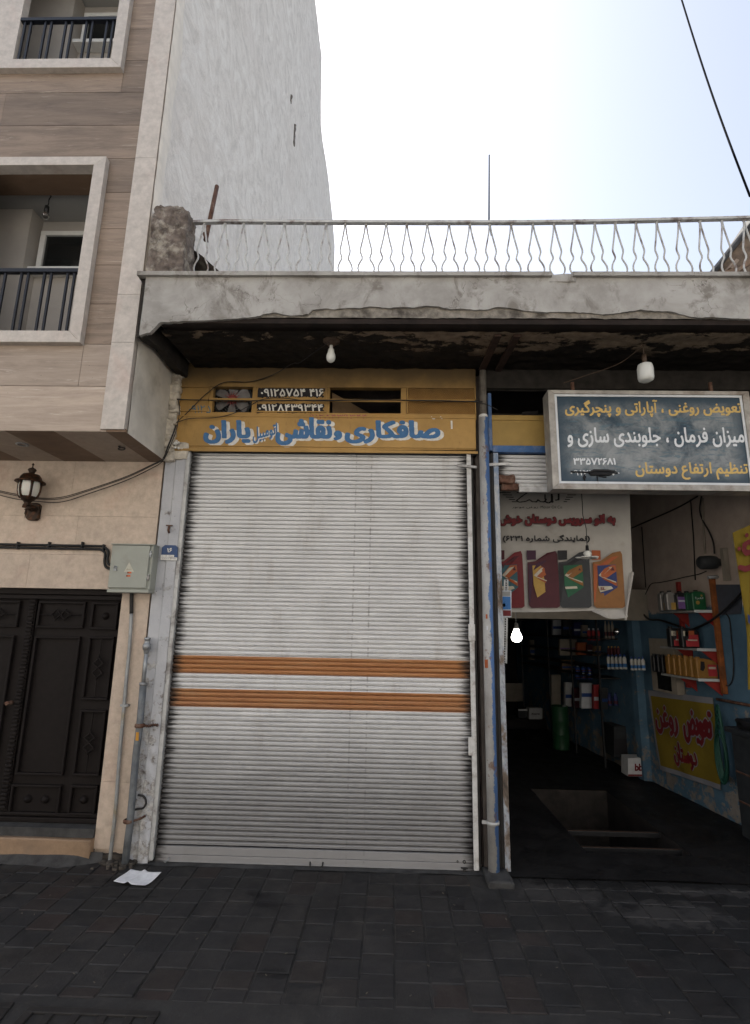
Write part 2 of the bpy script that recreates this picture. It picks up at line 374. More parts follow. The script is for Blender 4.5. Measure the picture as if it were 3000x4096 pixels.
# workshop walls: brown-grey plaster over blue paint
t = NT('workshop_wall_paint', .8, spec=.2); X = t.xyz(); z = t.ma('ADD', X[2], t.ma('MULTIPLY', t.noise(3.5, 6, .65), .35))
f = t.noise(3, 7, .65)
up = t.ramp(f, [(.3, (.33, .27, .23)), (.7, (.46, .385, .33))]); bl = t.ramp(f, [(.3, (.05, .098, .145)), (.7, (.085, .155, .215))])
k = t.mix(t.step(z, 2.42, 2.46), bl, up)
pe = t.step(t.ma('SUBTRACT', t.noise(5, 8, .72, loc=(3, 3, 3)), t.ma('MULTIPLY', X[2], .10)), .46, .53)
k = t.mix(pe, k, t.ramp(f, [(.3, (.12, .105, .09)), (.7, (.26, .24, .215))]))
t.col(k).bump(t.ma('ADD', f, pe), .4, .01); M['shopwall'] = t.m
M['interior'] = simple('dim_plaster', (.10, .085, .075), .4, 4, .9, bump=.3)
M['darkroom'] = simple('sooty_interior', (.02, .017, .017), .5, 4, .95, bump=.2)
M['balconywall'] = simple('balcony_wall_tile', (.36, .335, .305), .1, 3, .5, bump=.05)
M['balconyceil'] = simple('balcony_ceiling', (.30, .30, .29), .08, 2, .9, bump=.05)
M['whiteupvc'] = simple('white_window_profile', (.62, .62, .6), .08, 10, .4, bump=0)
t = NT('dark_glass', .08, spec=.5); t.col((.012, .013, .013)); M['glass'] = t.m
M['railblack'] = simple('black_railing_paint', (.014, .016, .022), .2, 20, .4, .2, bump=0)
M['door'] = simple('dark_brown_door_paint', (.0125, .0098, .0092), .2, 20, .6, .0, bump=.08, spec=.12)
M['boxgrey'] = simple('grey_box_enamel', (.305, .315, .275), .06, 6, .5, bump=.03, dirt=(.2, .18, .14), dscale=3, damt=.35)
M['bronze'] = simple('antique_bronze', (.035, .022, .015), .5, 25, .5, .5, dirt=(.16, .06, .022), dscale=18, damt=.6)
t = NT('opal_glass', .25, spec=.5); t.col((.62, .61, .56)); t.b.inputs['Subsurface Weight'].default_value = .2; M['opal'] = t.m
t = NT('bulb_white_plastic', .35, spec=.4); t.col((.6, .6, .56)); M['bulb'] = t.m
t = NT('clear_bulb_glass', .1, spec=.5); t.col((.12, .11, .1)); t.b.inputs['Transmission Weight'].default_value = .75; M['clearglass'] = t.m
t = NT('lit_bulb', .4); t.col((.9, .9, .9)); t.b.inputs['Emission Color'].default_value = (1, .97, .92, 1); t.b.inputs['Emission Strength'].default_value = 6.0; M['lit'] = t.m
M['brown'] = simple('brown_fitting', (.07, .045, .03), .4, 20, .6)
# signboard face: dark blue with sun-bleached, scratched middle
t = NT('bleached_blue_sign', .5, spec=.4); X = t.xyz()
f = t.noise(1.9, 6, .6, .5, (1, 1, 1.2)); g = t.noise(6, 7, .75, 1.2, (1, 1, 1), (3, 0, 1))
sx = t.noise(28, 3, .6, .6, (.25, 1, 1.6), (1, 0, 3))
ed = t.ma('MULTIPLY', t.step(t.ma('ABSOLUTE', X[0]), .88, .66), t.step(t.ma('ABSOLUTE', X[2]), .42, .25))
wn = t.ma('MULTIPLY', t.step(t.ma('ADD', t.ma('MULTIPLY', f, .75), t.ma('MULTIPLY', g, .4)), .44, .72), ed)
k = t.mix(t.ma('MULTIPLY', wn, .85), (.012, .036, .060), (.29, .305, .305))
k = t.mix(t.ma('MULTIPLY', t.ma('MULTIPLY', t.step(sx, .54, .64), ed), .6), k, (.05, .11, .15))
t.col(k).bump(g, .05, .002); M['signface'] = t.m
M['signframe'] = simple('weathered_aluminium', (.34, .32, .29), .3, 9, .5, .4, dirt=(.12, .085, .06), dscale=4, damt=.6)
M['signwhite'] = simple('white_sign_edge', (.6, .62, .64), .12, 9, .5)
M['signyellow'] = simple('sign_letter_yellow', (.58, .40, .13), .12, 25, .5, bump=0)
M['signletter'] = simple('sign_letter_white', (.66, .68, .7), .1, 25, .5, bump=0)
M['blacktape'] = simple('black_tape', (.012, .012, .013), .2, 10, .5)
# cloths and prints
def m_cloth(name, c, stain=(.2, .18, .15)):
    t = NT(name, .8, spec=.2); f = t.noise(2.5, 6, .65); k = t.ramp(f, [(.3, tuple(x*.8 for x in c)), (.7, c)])
    k = t.mix(t.ma('MULTIPLY', t.step(t.noise(4, 7, .7, loc=(2, 2, 5)), .55, .7), .3), k, stain)
    t.col(k).bump(t.noise(5, 4), .15, .01); return t.m
M['bannerwhite'] = m_cloth('dingy_white_vinyl', (.40, .38, .35))
M['clothyellow'] = m_cloth('yellow_cloth', (.19, .135, .016), (.10, .08, .015))
M['clothwhite'] = m_cloth('white_cloth_edge', (.22, .22, .24))
def flat(n, c, rough=.6, metal=0): return simple(n, c, .15, 18, rough, metal, bump=0)
M['red'] = flat('red_print', (.13, .010, .014)); M['black_ink'] = flat('black_ink', (.015, .014, .016))
M['navy'] = flat('navy_print', (.02, .03, .11)); M['maroon'] = flat('maroon_print', (.06, .010, .016))
M['purple'] = flat('purple_print', (.04, .010, .028)); M['green'] = flat('green_print', (.015, .085, .04))
M['graphite'] = flat('graphite_print', (.03, .032, .034)); M['orange'] = flat('orange_print', (.20, .085, .022))
M['orange2'] = flat('deep_orange_print', (.30, .075, .022)); M['cream'] = flat('cream_print', (.42, .38, .3)); M['gold'] = flat('gold_print', (.36, .22, .05))
M['teal'] = flat('teal_print', (.03, .09, .11)); M['skyblue'] = flat('packet_blue', (.035, .14, .36)); M['packwhite'] = flat('packet_white', (.5, .52, .55))
M['shelfred'] = flat('shelf_red', (.26, .025, .02)); M['shelfgrey'] = flat('shelf_grey', (.26, .26, .25)); M['shelfend'] = flat('shelf_end_cap', (.5, .52, .52), .3)
M['postorange'] = simple('orange_post', (.26, .08, .02), .4, 12, .7, dirt=(.05, .03, .02))
M['jugorange'] = flat('amber_plastic', (.25, .125, .03), .4); M['jugblack'] = flat('black_plastic', (.012, .012, .013), .35)
M['jugsilver'] = flat('silver_plastic', (.22, .21, .2), .4, .3); M['tingreen'] = flat('green_tin', (.012, .085, .035), .35)
M['labelred'] = flat('red_label', (.34, .03, .035)); M['labelviolet'] = flat('violet_label', (.16, .08, .25)); M['paper'] = flat('white_paper', (.80, .80, .81), .8)
M['plateblue'] = simple('enamel_blue', (.02, .055, .15), .2, 14, .35, dirt=(.01, .012, .02), dscale=8); M['card'] = flat('white_carton', (.5, .5, .5)); M['cardbrown'] = flat('carton_brown', (.2, .13, .07))
M['barrel'] = flat('green_barrel', (.01, .05, .02), .5); M['hose'] = flat('green_hose', (.012, .06, .04), .5); M['machine'] = simple('dark_machine', (.03, .033, .036), .4, 8, .6, .2)
M['beige'] = simple('beige_panel', (.24, .21, .17), .2, 6, .7); M['bottlewhite'] = flat('white_bottle', (.46, .45, .41), .4); M['capblue'] = flat('blue_cap', (.02, .06, .22), .4)
M['brick'] = simple('weathered_brick', (.17, .125, .09), .5, 9, .95, bump=.8, dirt=(.07, .055, .045), dscale=5)
M['tile'] = simple('clay_tile', (.23, .15, .10), .4, 9, .9, bump=.5, dirt=(.35, .31, .25), dscale=4)
M['bark'] = M['rust']
# ------------------------------------------------------------------ painted lettering: glyph outlines -> raster -> flat paint mesh
import unicodedata
FORMS = {}
for cp in list(range(0xFB50, 0xFE00))+list(range(0xFE70, 0xFEFF)):
    d = unicodedata.decomposition(chr(cp)).split()
    if len(d) == 2 and d[0] in ('<isolated>', '<initial>', '<medial>', '<final>'):
        FORMS.setdefault(chr(int(d[1], 16)), {})[d[0][1:-1]] = chr(cp)
NONJ = set('اآأإدذرزژوؤء')
def word(s):
    if not any(c in FORMS for c in s): return s
    jo = lambda c: 'final' in FORMS.get(c, {})
    out = []
    for i, c in enumerate(s):
        if c not in FORMS: out.append(c); continue
        p = i > 0 and jo(s[i-1]) and s[i-1] not in NONJ
        n = i+1 < len(s) and jo(s[i+1]) and c not in NONJ
        k = 'medial' if p and n else 'final' if p else 'initial' if n else 'isolated'
        f = FORMS[c]; out.append(f.get(k) or f.get('final') or c)
    return ''.join(out[::-1])
def visual(s): return ' '.join(word(x) for x in s.split(' ')[::-1])
def outlines(s):
    cu = bpy.data.curves.new('t', 'FONT'); cu.body = s; cu.size = 1
    o = bpy.data.objects.new('t', cu); C.objects.link(o)
    bpy.context.view_layer.update()
    dg = bpy.context.evaluated_depsgraph_get()
    c2 = o.evaluated_get(dg).to_curve(dg, apply_modifiers=False)
    loops = []
    for sp in c2.splines:
        P = []
        if sp.type == 'BEZIER':
            b = sp.bezier_points; n = len(b)
            for i in range(n):
                p0, p1, p2, p3 = b[i].co, b[i].handle_right, b[(i+1) % n].handle_left, b[(i+1) % n].co
                for q in range(5):
                    u = q/5; P.append(p0*(1-u)**3+p1*3*u*(1-u)**2+p2*3*u*u*(1-u)+p3*u**3)
        else: P = [v.co.to_3d() for v in sp.points]
        if len(P) > 2: loops.append(np.array([(p.x, p.y) for p in P]))
    o.evaluated_get(dg).to_curve_clear(); bpy.data.objects.remove(o); bpy.data.curves.remove(cu)
    return loops
def fill(loops, W, H):                                   # nonzero winding; loops already in pixel units
    acc = np.zeros((H, W+1))
    for L in loops:
        A, B = L, np.roll(L, -1, 0)
        for (xa, ya), (xb, yb) in zip(A, B):
            if ya == yb: continue
            sgn = 1 if yb > ya else -1
            lo, hi = min(ya, yb), max(ya, yb)
            for r in range(max(0, math.ceil(lo-.5)), min(H-1, math.ceil(hi-.5)-1)+1):
                x = xa+(r+.5-ya)*(xb-xa)/(yb-ya)
                acc[r, min(max(int(math.ceil(x-.5)), 0), W)] += sgn
    return (np.cumsum(acc, 1)[:, :W] != 0).astype(float)
def dilate(m, rx, ry, slant=0.0):
    out = m.copy(); R_ = int(math.ceil(max(rx, ry)))
    for dy in range(-R_, R_+1):
        for dx in range(-R_, R_+1):
            ex = dx+slant*dy
            if (ex/max(rx, .01))**2+(dy/max(ry, .01))**2 <= 1:
                out = np.maximum(out, np.roll(np.roll(m, dy, 0), dx, 1))
    return out
def blur(m):
    for ax in (0, 1): m = (np.roll(m, 1, ax)+2*m+np.roll(m, -1, ax))/4
    return m
def strokes_mask(strokes, W, H):                          # strokes: (points in 0..1 units, width in px)
    yy, xx = np.mgrid[0:H, 0:W]+.5; m = np.zeros((H, W))
    for pts, wd in strokes:
        ws = wd if isinstance(wd, (list, tuple)) else [wd]*len(pts)
        for (a, b, wa, wb) in zip(pts[:-1], pts[1:], ws[:-1], ws[1:]):
            ax, ay, bx, by = a[0]*W, a[1]*H, b[0]*W, b[1]*H
            L = max((bx-ax)**2+(by-ay)**2, 1e-6)
            u = np.clip(((xx-ax)*(bx-ax)+(yy-ay)*(by-ay))/L, 0, 1)
            d = np.hypot(xx-ax-u*(bx-ax), yy-ay-u*(by-ay))
            m = np.maximum(m, (d <= (wa+(wb-wa)*u)/2).astype(float))
    return m
def text_mask(s, res=60, aspect=None, bold=0, slant=0.0, nib=None, shear=0.0):
    L = outlines(s)
    if not L: return np.zeros((4, 4))
    if shear: L = [np.stack([l[:, 0]+shear*l[:, 1], l[:, 1]], 1) for l in L]
    al = np.concatenate(L); mn, mx = al.min(0), al.max(0); sz = np.maximum(mx-mn, 1e-3)
    pad = int(math.ceil(max(bold, 0)))+2
    H = res; W = int(round(res*(aspect or sz[0]/sz[1])))
    iw, ih = W-2*pad, H-2*pad
    L = [np.stack([(l[:, 0]-mn[0])/sz[0]*iw+pad, (l[:, 1]-mn[1])/sz[1]*ih+pad], 1) for l in L]
    m = fill(L, W, H)
    if bold:
        rx, ry = nib or (bold, bold); m = dilate(m, rx, ry, slant)
    return m
def paint(mb, mask, quad, off=0.0015, nrm=None):          # quad: bl br tr tl points; mask row 0 is the bottom
    m = blur(np.pad(mask, 1)); H, W = m.shape
    a, b, c, d = [Vector(p) for p in quad]
    nn = Vector(nrm) if nrm is not None else (b-a).cross(d-a).normalized()
    H0, W0 = mask.shape
    def P(x, y):
        u, v = (x-1+.5)/W0, (y-1+.5)/H0
        return (a*(1-u)+b*u)*(1-v)+(d*(1-u)+c*u)*v+nn*off
    ins = m > .5
    for y in range(H-1):
        x = 0
        while x < W-1:
            q = (ins[y, x], ins[y, x+1], ins[y+1, x+1], ins[y+1, x])
            if all(q):
                x2 = x+1
                while x2 < W-1 and ins[y, x2+1] and ins[y+1, x2+1]: x2 += 1
                mb.quad(P(x, y), P(x2, y), P(x2, y+1), P(x, y+1)); x = x2; continue
            if any(q):
                cs = [(x, y), (x+1, y), (x+1, y+1), (x, y+1)]; vv = [m[y, x], m[y, x+1], m[y+1, x+1], m[y+1, x]]
                pl = []
                for i in range(4):
                    j = (i+1) % 4
                    if q[i]: pl.append(cs[i])
                    if q[i] != q[j]:
                        t_ = (.5-vv[i])/(vv[j]-vv[i]); pl.append((cs[i][0]+(cs[j][0]-cs[i][0])*t_, cs[i][1]+(cs[j][1]-cs[i][1])*t_))
                if len(pl) > 2: mb.add([P(*p) for p in pl], [list(range(len(pl)))])
            x += 1
    return mb
def asp(quad): a, b, c, d = [Vector(p) for p in quad]; return max(.05, ((b-a).length+(c-d).length)/max(1e-4, (d-a).length+(c-b).length))
def letter(mb, s, quad, res=56, bold=2, off=.0015, nrm=None, **k):
    return paint(mb, text_mask(s, res, asp(quad), bold, **k), quad, off, nrm)
FRONT = (0, -1, 0)
# ------------------------------------------------------------------ ground
GX0, GX1 = -12.0, 14.0
rng = random.Random(3)
mb = MB()                                                  # loose-laid pavers, real joints
for i in range(-26, 30):
    cx = .0706+i*.2032; off = rng.uniform(0, .2); yy = -.075-off*.15
    if cx > 7 or cx < -6: continue
    while yy > -1.66:
        L = rng.choice((.19, .2, .2, .205, .165)); y2 = max(yy-L, -1.7)
        g = .0045; sk = .0072*(yy+.9)
        dz = rng.uniform(-.004, .004); tx, ty = rng.uniform(-.012, .012), rng.uniform(-.012, .012)
        xa, xb = cx+.0+g+sk, cx+.2032-g+sk
        if xa < .98 and xb > .86 and yy > -.30: yy = y2; continue
        z = lambda x, y: dz+tx*(x-cx-.1)+ty*(y-(yy+y2)/2)
        ch = .006
        vs_ = [(xa+ch, y2+g+ch), (xb-ch, y2+g+ch), (xb-ch, yy-g-ch), (xa+ch, yy-g-ch)]
        vo = [(xa, y2+g), (xb, y2+g), (xb, yy-g), (xa, yy-g)]
        V = [(x, y, z(x, y)) for x, y in vs_]+[(x, y, z(x, y)-.005) for x, y in vo]+[(x, y, -.03) for x, y in vo]
        mb.add(V, [(0, 1, 2, 3)]+[(4+k, 4+(k+1) % 4, (k+1) % 4, k) for k in range(4)]+[(8+k, 8+(k+1) % 4, 4+(k+1) % 4, 4+k) for k in range(4)])
        yy = y2
struct('sidewalk', mb, M['paver'])
mb = MB()
def rough_sheet(mb, x0, x1, y0, y1, z, nx, ny, amp, freq=5):
    mb.grid(lambda u, v: (x0+(x1-x0)*u, y0+(y1-y0)*v, z+amp*mnoise.noise(Vector((x0+(x1-x0)*u, y0+(y1-y0)*v, z))*freq)), nx, ny)
rough_sheet(mb, -6, 7.2, -1.70, .0, -.006, 300, 50, .005, 12)
struct('paving_bed', mb, M['joint'])
mb = MB(); rough_sheet(mb, -6, .86, -.085, .08, .000, 120, 4, .006, 7); struct('cement_edge', mb, M['cement'])
mb = MB(); rough_sheet(mb, -6, 7.2, -1.93, -1.69, -.004, 120, 4, .007, 7); struct('kerb_strip', mb, M['joint'])
mb = MB()
for a in ((-200, 200, -200, -2.62), (-.9, 200, -2.62, -1.92), (-200, -6, -2.62, 60), (7.2, 200, -2.62, 60)): mb.box(a[0], a[1], a[2], a[3], -.4, -.022)
mb.box(-6, -.9, -2.62, -1.92, -.9, -.5)
struct('road', mb, M['asphalt'])
mb = MB(); mb.box(-6, -.9, -1.92, -1.86, -.5, -.02); mb.box(-6, -.9, -2.66, -2.60, -.5, -.018); mb.box(-.96, -.9, -2.6, -1.92, -.5, -.0175)
struct('gutter', mb, M['cement'])
# drain grates over the gutter
def grate(label, x0, x1, y0, y1, nb, tilt=0.0):
    t = thing('drain_grate', label, 'grate', ((x0+x1)/2, (y0+y1)/2, -.02), 'drain grates along the kerb')
    f = MB(); f.box(x0, x1, y0, y0+.045, -.035, .008); f.box(x0, x1, y1-.045, y1, -.035, .008); f.box(x0, x0+.05, y0+.045, y1-.045, -.035, .008); f.box(x1-.05, x1, y0+.045, y1-.045, -.035, .008)
    f.build('grate_frame', M['darkgap'], t, bevel=.005)
    for i in range(1, nb):
        x = x0+(x1-x0)*i/nb
        b = MB(); b.box(x-.022, x+.022, y0+.045, y1-.045, -.03, .006); b.build('grate_bar', M['darkgap'], t, bevel=.004)
    b = MB(); b.box(x0+.05, x1-.05, (y0+y1)/2-.025, (y0+y1)/2+.025, -.03, .0045); b.build('cross_bar', M['darkgap'], t, bevel=.004)
    t.rotation_euler.z = tilt; return t
grate('flat rusty drain grate below the white sheet, short square openings', -1.86, -1.16, -2.30, -1.785, 5)
grate('askew drain grate at the lower left corner with long slanted bars', -2.66, -1.92, -2.34, -1.80, 4, .12)

# ------------------------------------------------------------------ workshop floor with its inspection pit
PX0, PX1, PY0, PY1 = 1.835, 2.79, .41, 2.38
mb = MB()
def flo(x0, x1, y0, y1, nx, ny): rough_sheet(mb, x0, x1, y0, y1, .012, nx, ny, .006, 4)
flo(.9, 4.3, -.12, PY0, 40, 8); flo(.9, PX0, PY0, PY1, 12, 20); flo(PX1, 4.3, PY0, PY1, 16, 20); flo(.9, 4.3, PY1, 8.2, 30, 40)
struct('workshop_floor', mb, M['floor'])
pit = thing('inspection_pit', 'deep rectangular inspection pit cut in the dark workshop floor', 'pit', ((PX0+PX1)/2, (PY0+PY1)/2, 0))
mb = MB(); mb.box(PX0-.1, PX0, PY0, PY1, -1.5, .004); mb.box(PX1, PX1+.1, PY0, PY1, -1.5, .004); mb.box(PX0-.1, PX1+.1, PY0-.1, PY0, -1.5, .004)
mb.box(PX0-.1, PX1+.1, PY0-.1, PY1+.1, -1.6, -1.5); mb.build('pit_wall', M['darkroom'], pit)
mb = MB(); mb.box(PX0-.1, PX1+.1, PY1, PY1+.1, -.42, .004); mb.box(PX0-.1, PX1+.1, PY1+.02, PY1+.1, -1.5, -.421); mb.build('end_wall', simple('pit_end_concrete', (.032, .027, .023), .5, 7, .95, bump=.6, dirt=(.015, .013, .012), dscale=4, damt=.8), pit)
for k, (py, lip) in enumerate(((.60, 0), (1.02, 0))):
    b = MB(); b.box(PX0-.03, PX1+.03, py, py+.04, -.06, -.012); tb = b.build('steel_crossbar', M['black'], pit, bevel=.004)
    b = MB(); b.box(PX0+.02, PX1-.02, py+.0, py+.012, -.0115, -.008); b.build('rusty_edge', simple('dark_rust', (.045, .022, .012), .4, 12, .9), tb)

# ------------------------------------------------------------------ apartment block at the left
AF = -.87                                                   # its projecting front
AX = -2.20                                                  # its side
apt = thing('apartment_building', 'tall apartment block at the left, brown travertine front and grey plastered side', 'building', (-3.5, 0, 0))
SEAMS = [3.533, 3.937, 4.327, 4.713, 5.10, 5.471, 5.855, 6.226, 6.601, 6.985, 7.365, 7.751, 8.13, 8.51, 8.89, 9.27, 9.65, 10.1, 10.5, 11.0]
BAL = [(-3.735, -2.757, 4.42, 6.10), (-3.735, -2.745, 7.32, 9.0)]
rg = random.Random(12)
mb = MB(); jm = MB(); mbl = MB()
pxl = -2.404
jm.box(-9, pxl, AF+.012, AF+.06, 3.56, 4.30); jm.box(-9, pxl, AF+.012, AF+.06, 6.20, 7.2); jm.box(-9, pxl, AF+.012, AF+.06, 9.1, 19)
for z0, z1 in ((4.30, 6.20), (7.2, 9.1)): jm.box(-2.72, pxl, AF+.012, AF+.06, z0, z1); jm.box(-9, -3.85, AF+.012, AF+.06, z0, z1)
for i in range(len(SEAMS)-1):
    z0, z1 = SEAMS[i]+.0025, SEAMS[i+1]-.0025
    zones = [(-9, pxl-.003, z0, z1)]
    for bx0, bx1, bz0, bz1 in BAL:
        fz0, fz1 = bz0-.1085, bz1+.0905
        if z1 > fz0 and z0 < fz1:
            zones = [(bx1+.11, pxl-.003, z0, z1)]
            if z0 < fz0: zones.append((-9, bx1+.109, z0, fz0))
            if z1 > fz1: zones.append((-9, bx1+.109, fz1, z1))
    for x0, x1, za, zb in zones:
        cuts = [x0]
        if x1-x0 > 2:
            q = x1-rg.uniform(1.3, 2.2)
            while q > x0+.6: cuts.insert(1, q); q -= rg.uniform(1.4, 2.0)
        cuts.append(x1)
        for a, b in zip(cuts[:-1], cuts[1:]): (mb if i not in (0, 1, 3, 4) or x1-x0 < .5 and i > 2 else mbl).box(a+.0012, b-.0012, AF, AF+.03, za, zb)
cl = mbl.build('light_travertine_cladding', M['travlite'], apt)
mb.build('travertine_cladding', M['trav'], apt)
jm.build('joint_mortar', simple('red_joint_grout', (.2, .085, .06), .3, 20, .95), apt)
mb = MB()                                                   # limestone corner strip
PS = [3.551, 4.34, 4.80, 6.22, 8.10, 9.9, 11.8, 13.7, 15.6, 17.5, 19]
for z0, z1 in zip(PS[:-1], PS[1:]): mb.box(pxl, AX-.004, AF-.012, AF+.05, z0+.0015, z1-.0015)
mb.build('corner_strip', M['stone'], apt)
# the tall side wall with a stepped, uneven top running back
mb = MB()
top = [atx(x, y, AX) for x, y in ((1331, 880), (1311, 690), (1290, 560), (1282, 472), (1288, 236), (1262, 0))]
pr = [(AF+.05, 19.2), (top[-1].y*.6, 18.9)]+[(p.y, p.z) for p in top[::-1]]
pr = sorted(pr)
end = atx(1341, 1000, AX); pr.append((end.y, end.z)); pr.append((end.y+.4, 3.0))
poly = [(AX, AF+.05, 3.6)]+[(AX, y, z) for y, z in pr]
def wall_strip(u, v):
    yy = AF+.05+(1-math.cos(u*PI/2))*(end.y-AF)          # denser near the street
    zt = float(np.interp(yy, [p[0] for p in pr], [p[1] for p in pr]))
    z = 3.6+(zt-3.6)*v
    return (AX+.006*mnoise.noise(Vector((0, yy*2.2, z*1.1)))+.012*mnoise.noise(Vector((3, yy*.5, z*.4))), yy, z)
mb.grid(wall_strip, 90, 110)
psw = mb.build('plastered_side_wall', M['sideplaster'], apt)
for (qx, qy, hh) in ((1180, 540, .5), (1166, 395, .16)):
    p = atx(qx, qy, AX+.02); b = MB(); b.lump(AX-.02, AX+.024, p.y-.04, p.y+.04, p.z-hh/2, p.z+hh/2, .03, 5, 9, qx); b.build('plaster_hole', M['rubble'], psw)
mb = MB(); mb.box(AX-.4, AX-.03, .21, end.y, .1, 3.9)
mb.ext([(AX-.35, AF+.07, 3.9)]+[(AX-.35, y, z-.06) for y, z in pr[:-1]]+[(AX-.35, end.y, 3.9)], (.32, 0, 0))
mb.box(-9, AX-.4, .62, .9, 3.6, 18); mb.box(-9, AX-.4, AF+.06, .62, 17.9, 18)
mb.build('structural_wall', M['darkroom'], apt)
# rough plaster edge at the corner, slightly bumpy
mb = MB()
def edge(u, v):
    z = 5.0+(19-5.0)*v; b = .012+.006*mnoise.noise(Vector((0, 1, z*2.7)))+.008*mnoise.noise(Vector((u*3, 1, z*7)))
    y = AF-.010+.20*u*(1+.35*mnoise.noise(Vector((7, 0, z*1.5)))); return (AX+.004+b*math.sin(PI*min(u*1.0+.12, 1)), y, z)
mb.grid(edge, 6, 220); mb.build('corner_render', simple('cream_render', (.80, .72, .61), .12, 7, .9, bump=.5), apt)
# underside of the projecting storey
mb1, mb2 = MB(), MB()
bands = [(-2.165, -2.36, 1), (-2.36, -2.80, 0), (-2.80, -3.22, 1), (-3.22, -3.64, 0), (-3.64, -4.06, 1), (-4.06, -9, 0)]
for a, b, dk in bands: (mb1 if dk else mb2).box(b+.001, a-.001-(.03 if a > -2.2 else 0), AF+.004, .0, 3.533, 3.56)
sf = mb2.build('soffit', M['soffit_lite'], apt)
for a, b in [(q[0], q[1]) for q in bands if q[2]]:
    mb1 = MB(); mb1.box(b+.001, a-.001-(.03 if a > -2.2 else 0), AF+.004, .0, 3.533, 3.56); mb1.build('dark_soffit_band', M['soffit_dark'], sf)
for (px_, py_) in ((90, 1777),):
    p = atz(px_, py_, 3.533); b = MB(); b.lathe([(.052, .002), (.055, -.006), (.04, -.008), (.036, .004), (0, .004)], p, (0, 0, 1), 20); b.build('downlight', M['galv'], apt)
p = atz(487, 1787, 3.533); b = MB(); b.tube([p+Vector((.028*math.cos(a), .02*math.sin(a)*1.3, -.012-.012*math.sin(a*.5))) for a in np.linspace(0, 11, 36)], .005, 6); b.build('wire_coil', M['wire'], apt)
# side of the overhang above the shop's left end
mb = MB()
def lowside(u, v): y = AF+.03+(.86-.03)*u; z = 3.533+1.6*v; return (AX+.008+.006*mnoise.noise(Vector((1, y*3, z*3))), y, z)
mb.grid(lowside, 20, 36); mb.build('overhang_side', M['lightplaster'], apt)
# ground floor: beige wall tiles round a double metal door
DX0, DX1, DZ0, DZ1 = -4.85, -2.485, .255, 2.285
mb = MB()
def tiles(x0, x1, z0, z1, nx): 
    for k in range(nx): mb.box(x0+(x1-x0)*k/nx+.001, x0+(x1-x0)*(k+1)/nx-.001, -.022, 0, z0+.001, z1-.001)
tiles(-5.8, -3.10, 2.98, 3.533, 3); tiles(-3.10, -2.222, 2.98, 3.533, 1)
tiles(-5.8, -3.0, DZ1+.32, 2.98, 3); tiles(-3.0, -2.222, DZ1+.32, 2.98, 1)
tiles(-5.8, -2.222, DZ1, DZ1+.32, 3)
mb.box(DX1, -2.222, -.022, 0, .62, DZ1-.001); mb.box(DX1, -2.222, -.022, 0, .09, .618)
mb.box(-5.8, DX0, -.022, 0, .09, DZ1-.001)
mb.build('wall_tiling', M['wallstone'], apt)
mb = MB(); mb.box(-5.8, DX0-.02, 0.001, .2, 0, 3.56); mb.box(DX0-.02, DX1+.02, 0.001, .2, DZ1, 3.56); mb.box(DX1+.001, AX-.03, 0.001, .2, 0.0, 3.56)
mb.build('jamb', M['wallstone'], apt)
# step below the door
st = MB(); st.box(DX0, DX1+.0, -.05, .12, DZ0-.075, DZ0-.004); s1 = st.build('door_step', M['cement'], apt)
st = MB(); st.lump(DX0, DX1, -.085, -.02, .03, DZ0-.077, .006, 10, 6); st.build('step_facing', M['stepstone'], s1)
mb = MB()
def apron(u, v):
    x = -5.4+(3.02)*u; d = .13+.05*math.sin(u*7)+.02*mnoise.noise(Vector((x*5, 0, 0))); 
    if u > .9: d *= max(0.05, (1-(u-.9)/.1))
    return (x, -.06-d*v, .075*(1-v)**1.2+.006*mnoise.noise(Vector((x*9, v*4, 0)))+.004)
mb.grid(apron, 90, 6); mb.build('cement_apron', M['cement'], apt)
# the door
dr = thing('double_door', 'dark brown double metal door with moulded panels and twisted bar ornaments', 'door', ((DX0+DX1)/2, .06, DZ0))
mb = MB(); mb.box(DX0, DX1, .10, .13, DZ0, DZ1); lf = mb.build('door_leaf', M['door'], dr)
mb = MB(); mb.box(DX0, DX1, .03, .10, DZ1-.055, DZ1); mb.box(DX0, DX1, .045, .1, DZ1-.10, DZ1-.06); mb.box(DX1-.035, DX1, .04, .1, DZ0, DZ1-.1)
mb.box(DX0, DX1, .05, .1, DZ0, DZ0+.04); mb.box(DX0, DX1, .065, .1, DZ0+.044, DZ0+.075); mb.build('door_frame', M['door'], dr, bevel=.006)
YD = .09
def pframe(x0, x1, z0, z1):
    w_ = .022; f = MB()
    f.box(x0, x1, .062, .1, z1-w_, z1); f.box(x0, x1, .062, .1, z0, z0+w_); f.box(x0, x0+w_, .062, .1, z0+w_, z1-w_); f.box(x1-w_, x1, .062, .1, z0+w_, z1-w_)
    return f.build('panel_moulding', M['door'], lf, bevel=.006)
def dp(x, y): return aty(x, y, .065)
def zp(px0, py0, px1, py1):
    a = dp(px0, py0); b = dp(px1, py1); return a, b
def stud(x, y):
    p = aty(x, y, .08); b = MB(); b.lathe([(.034, .02), (.034, 0), (.03, -.02), (.016, -.034), (0, -.038)], (p.x, .1, p.z), (0, 1, 0), 14); b.build('door_stud', M['door'], lf)
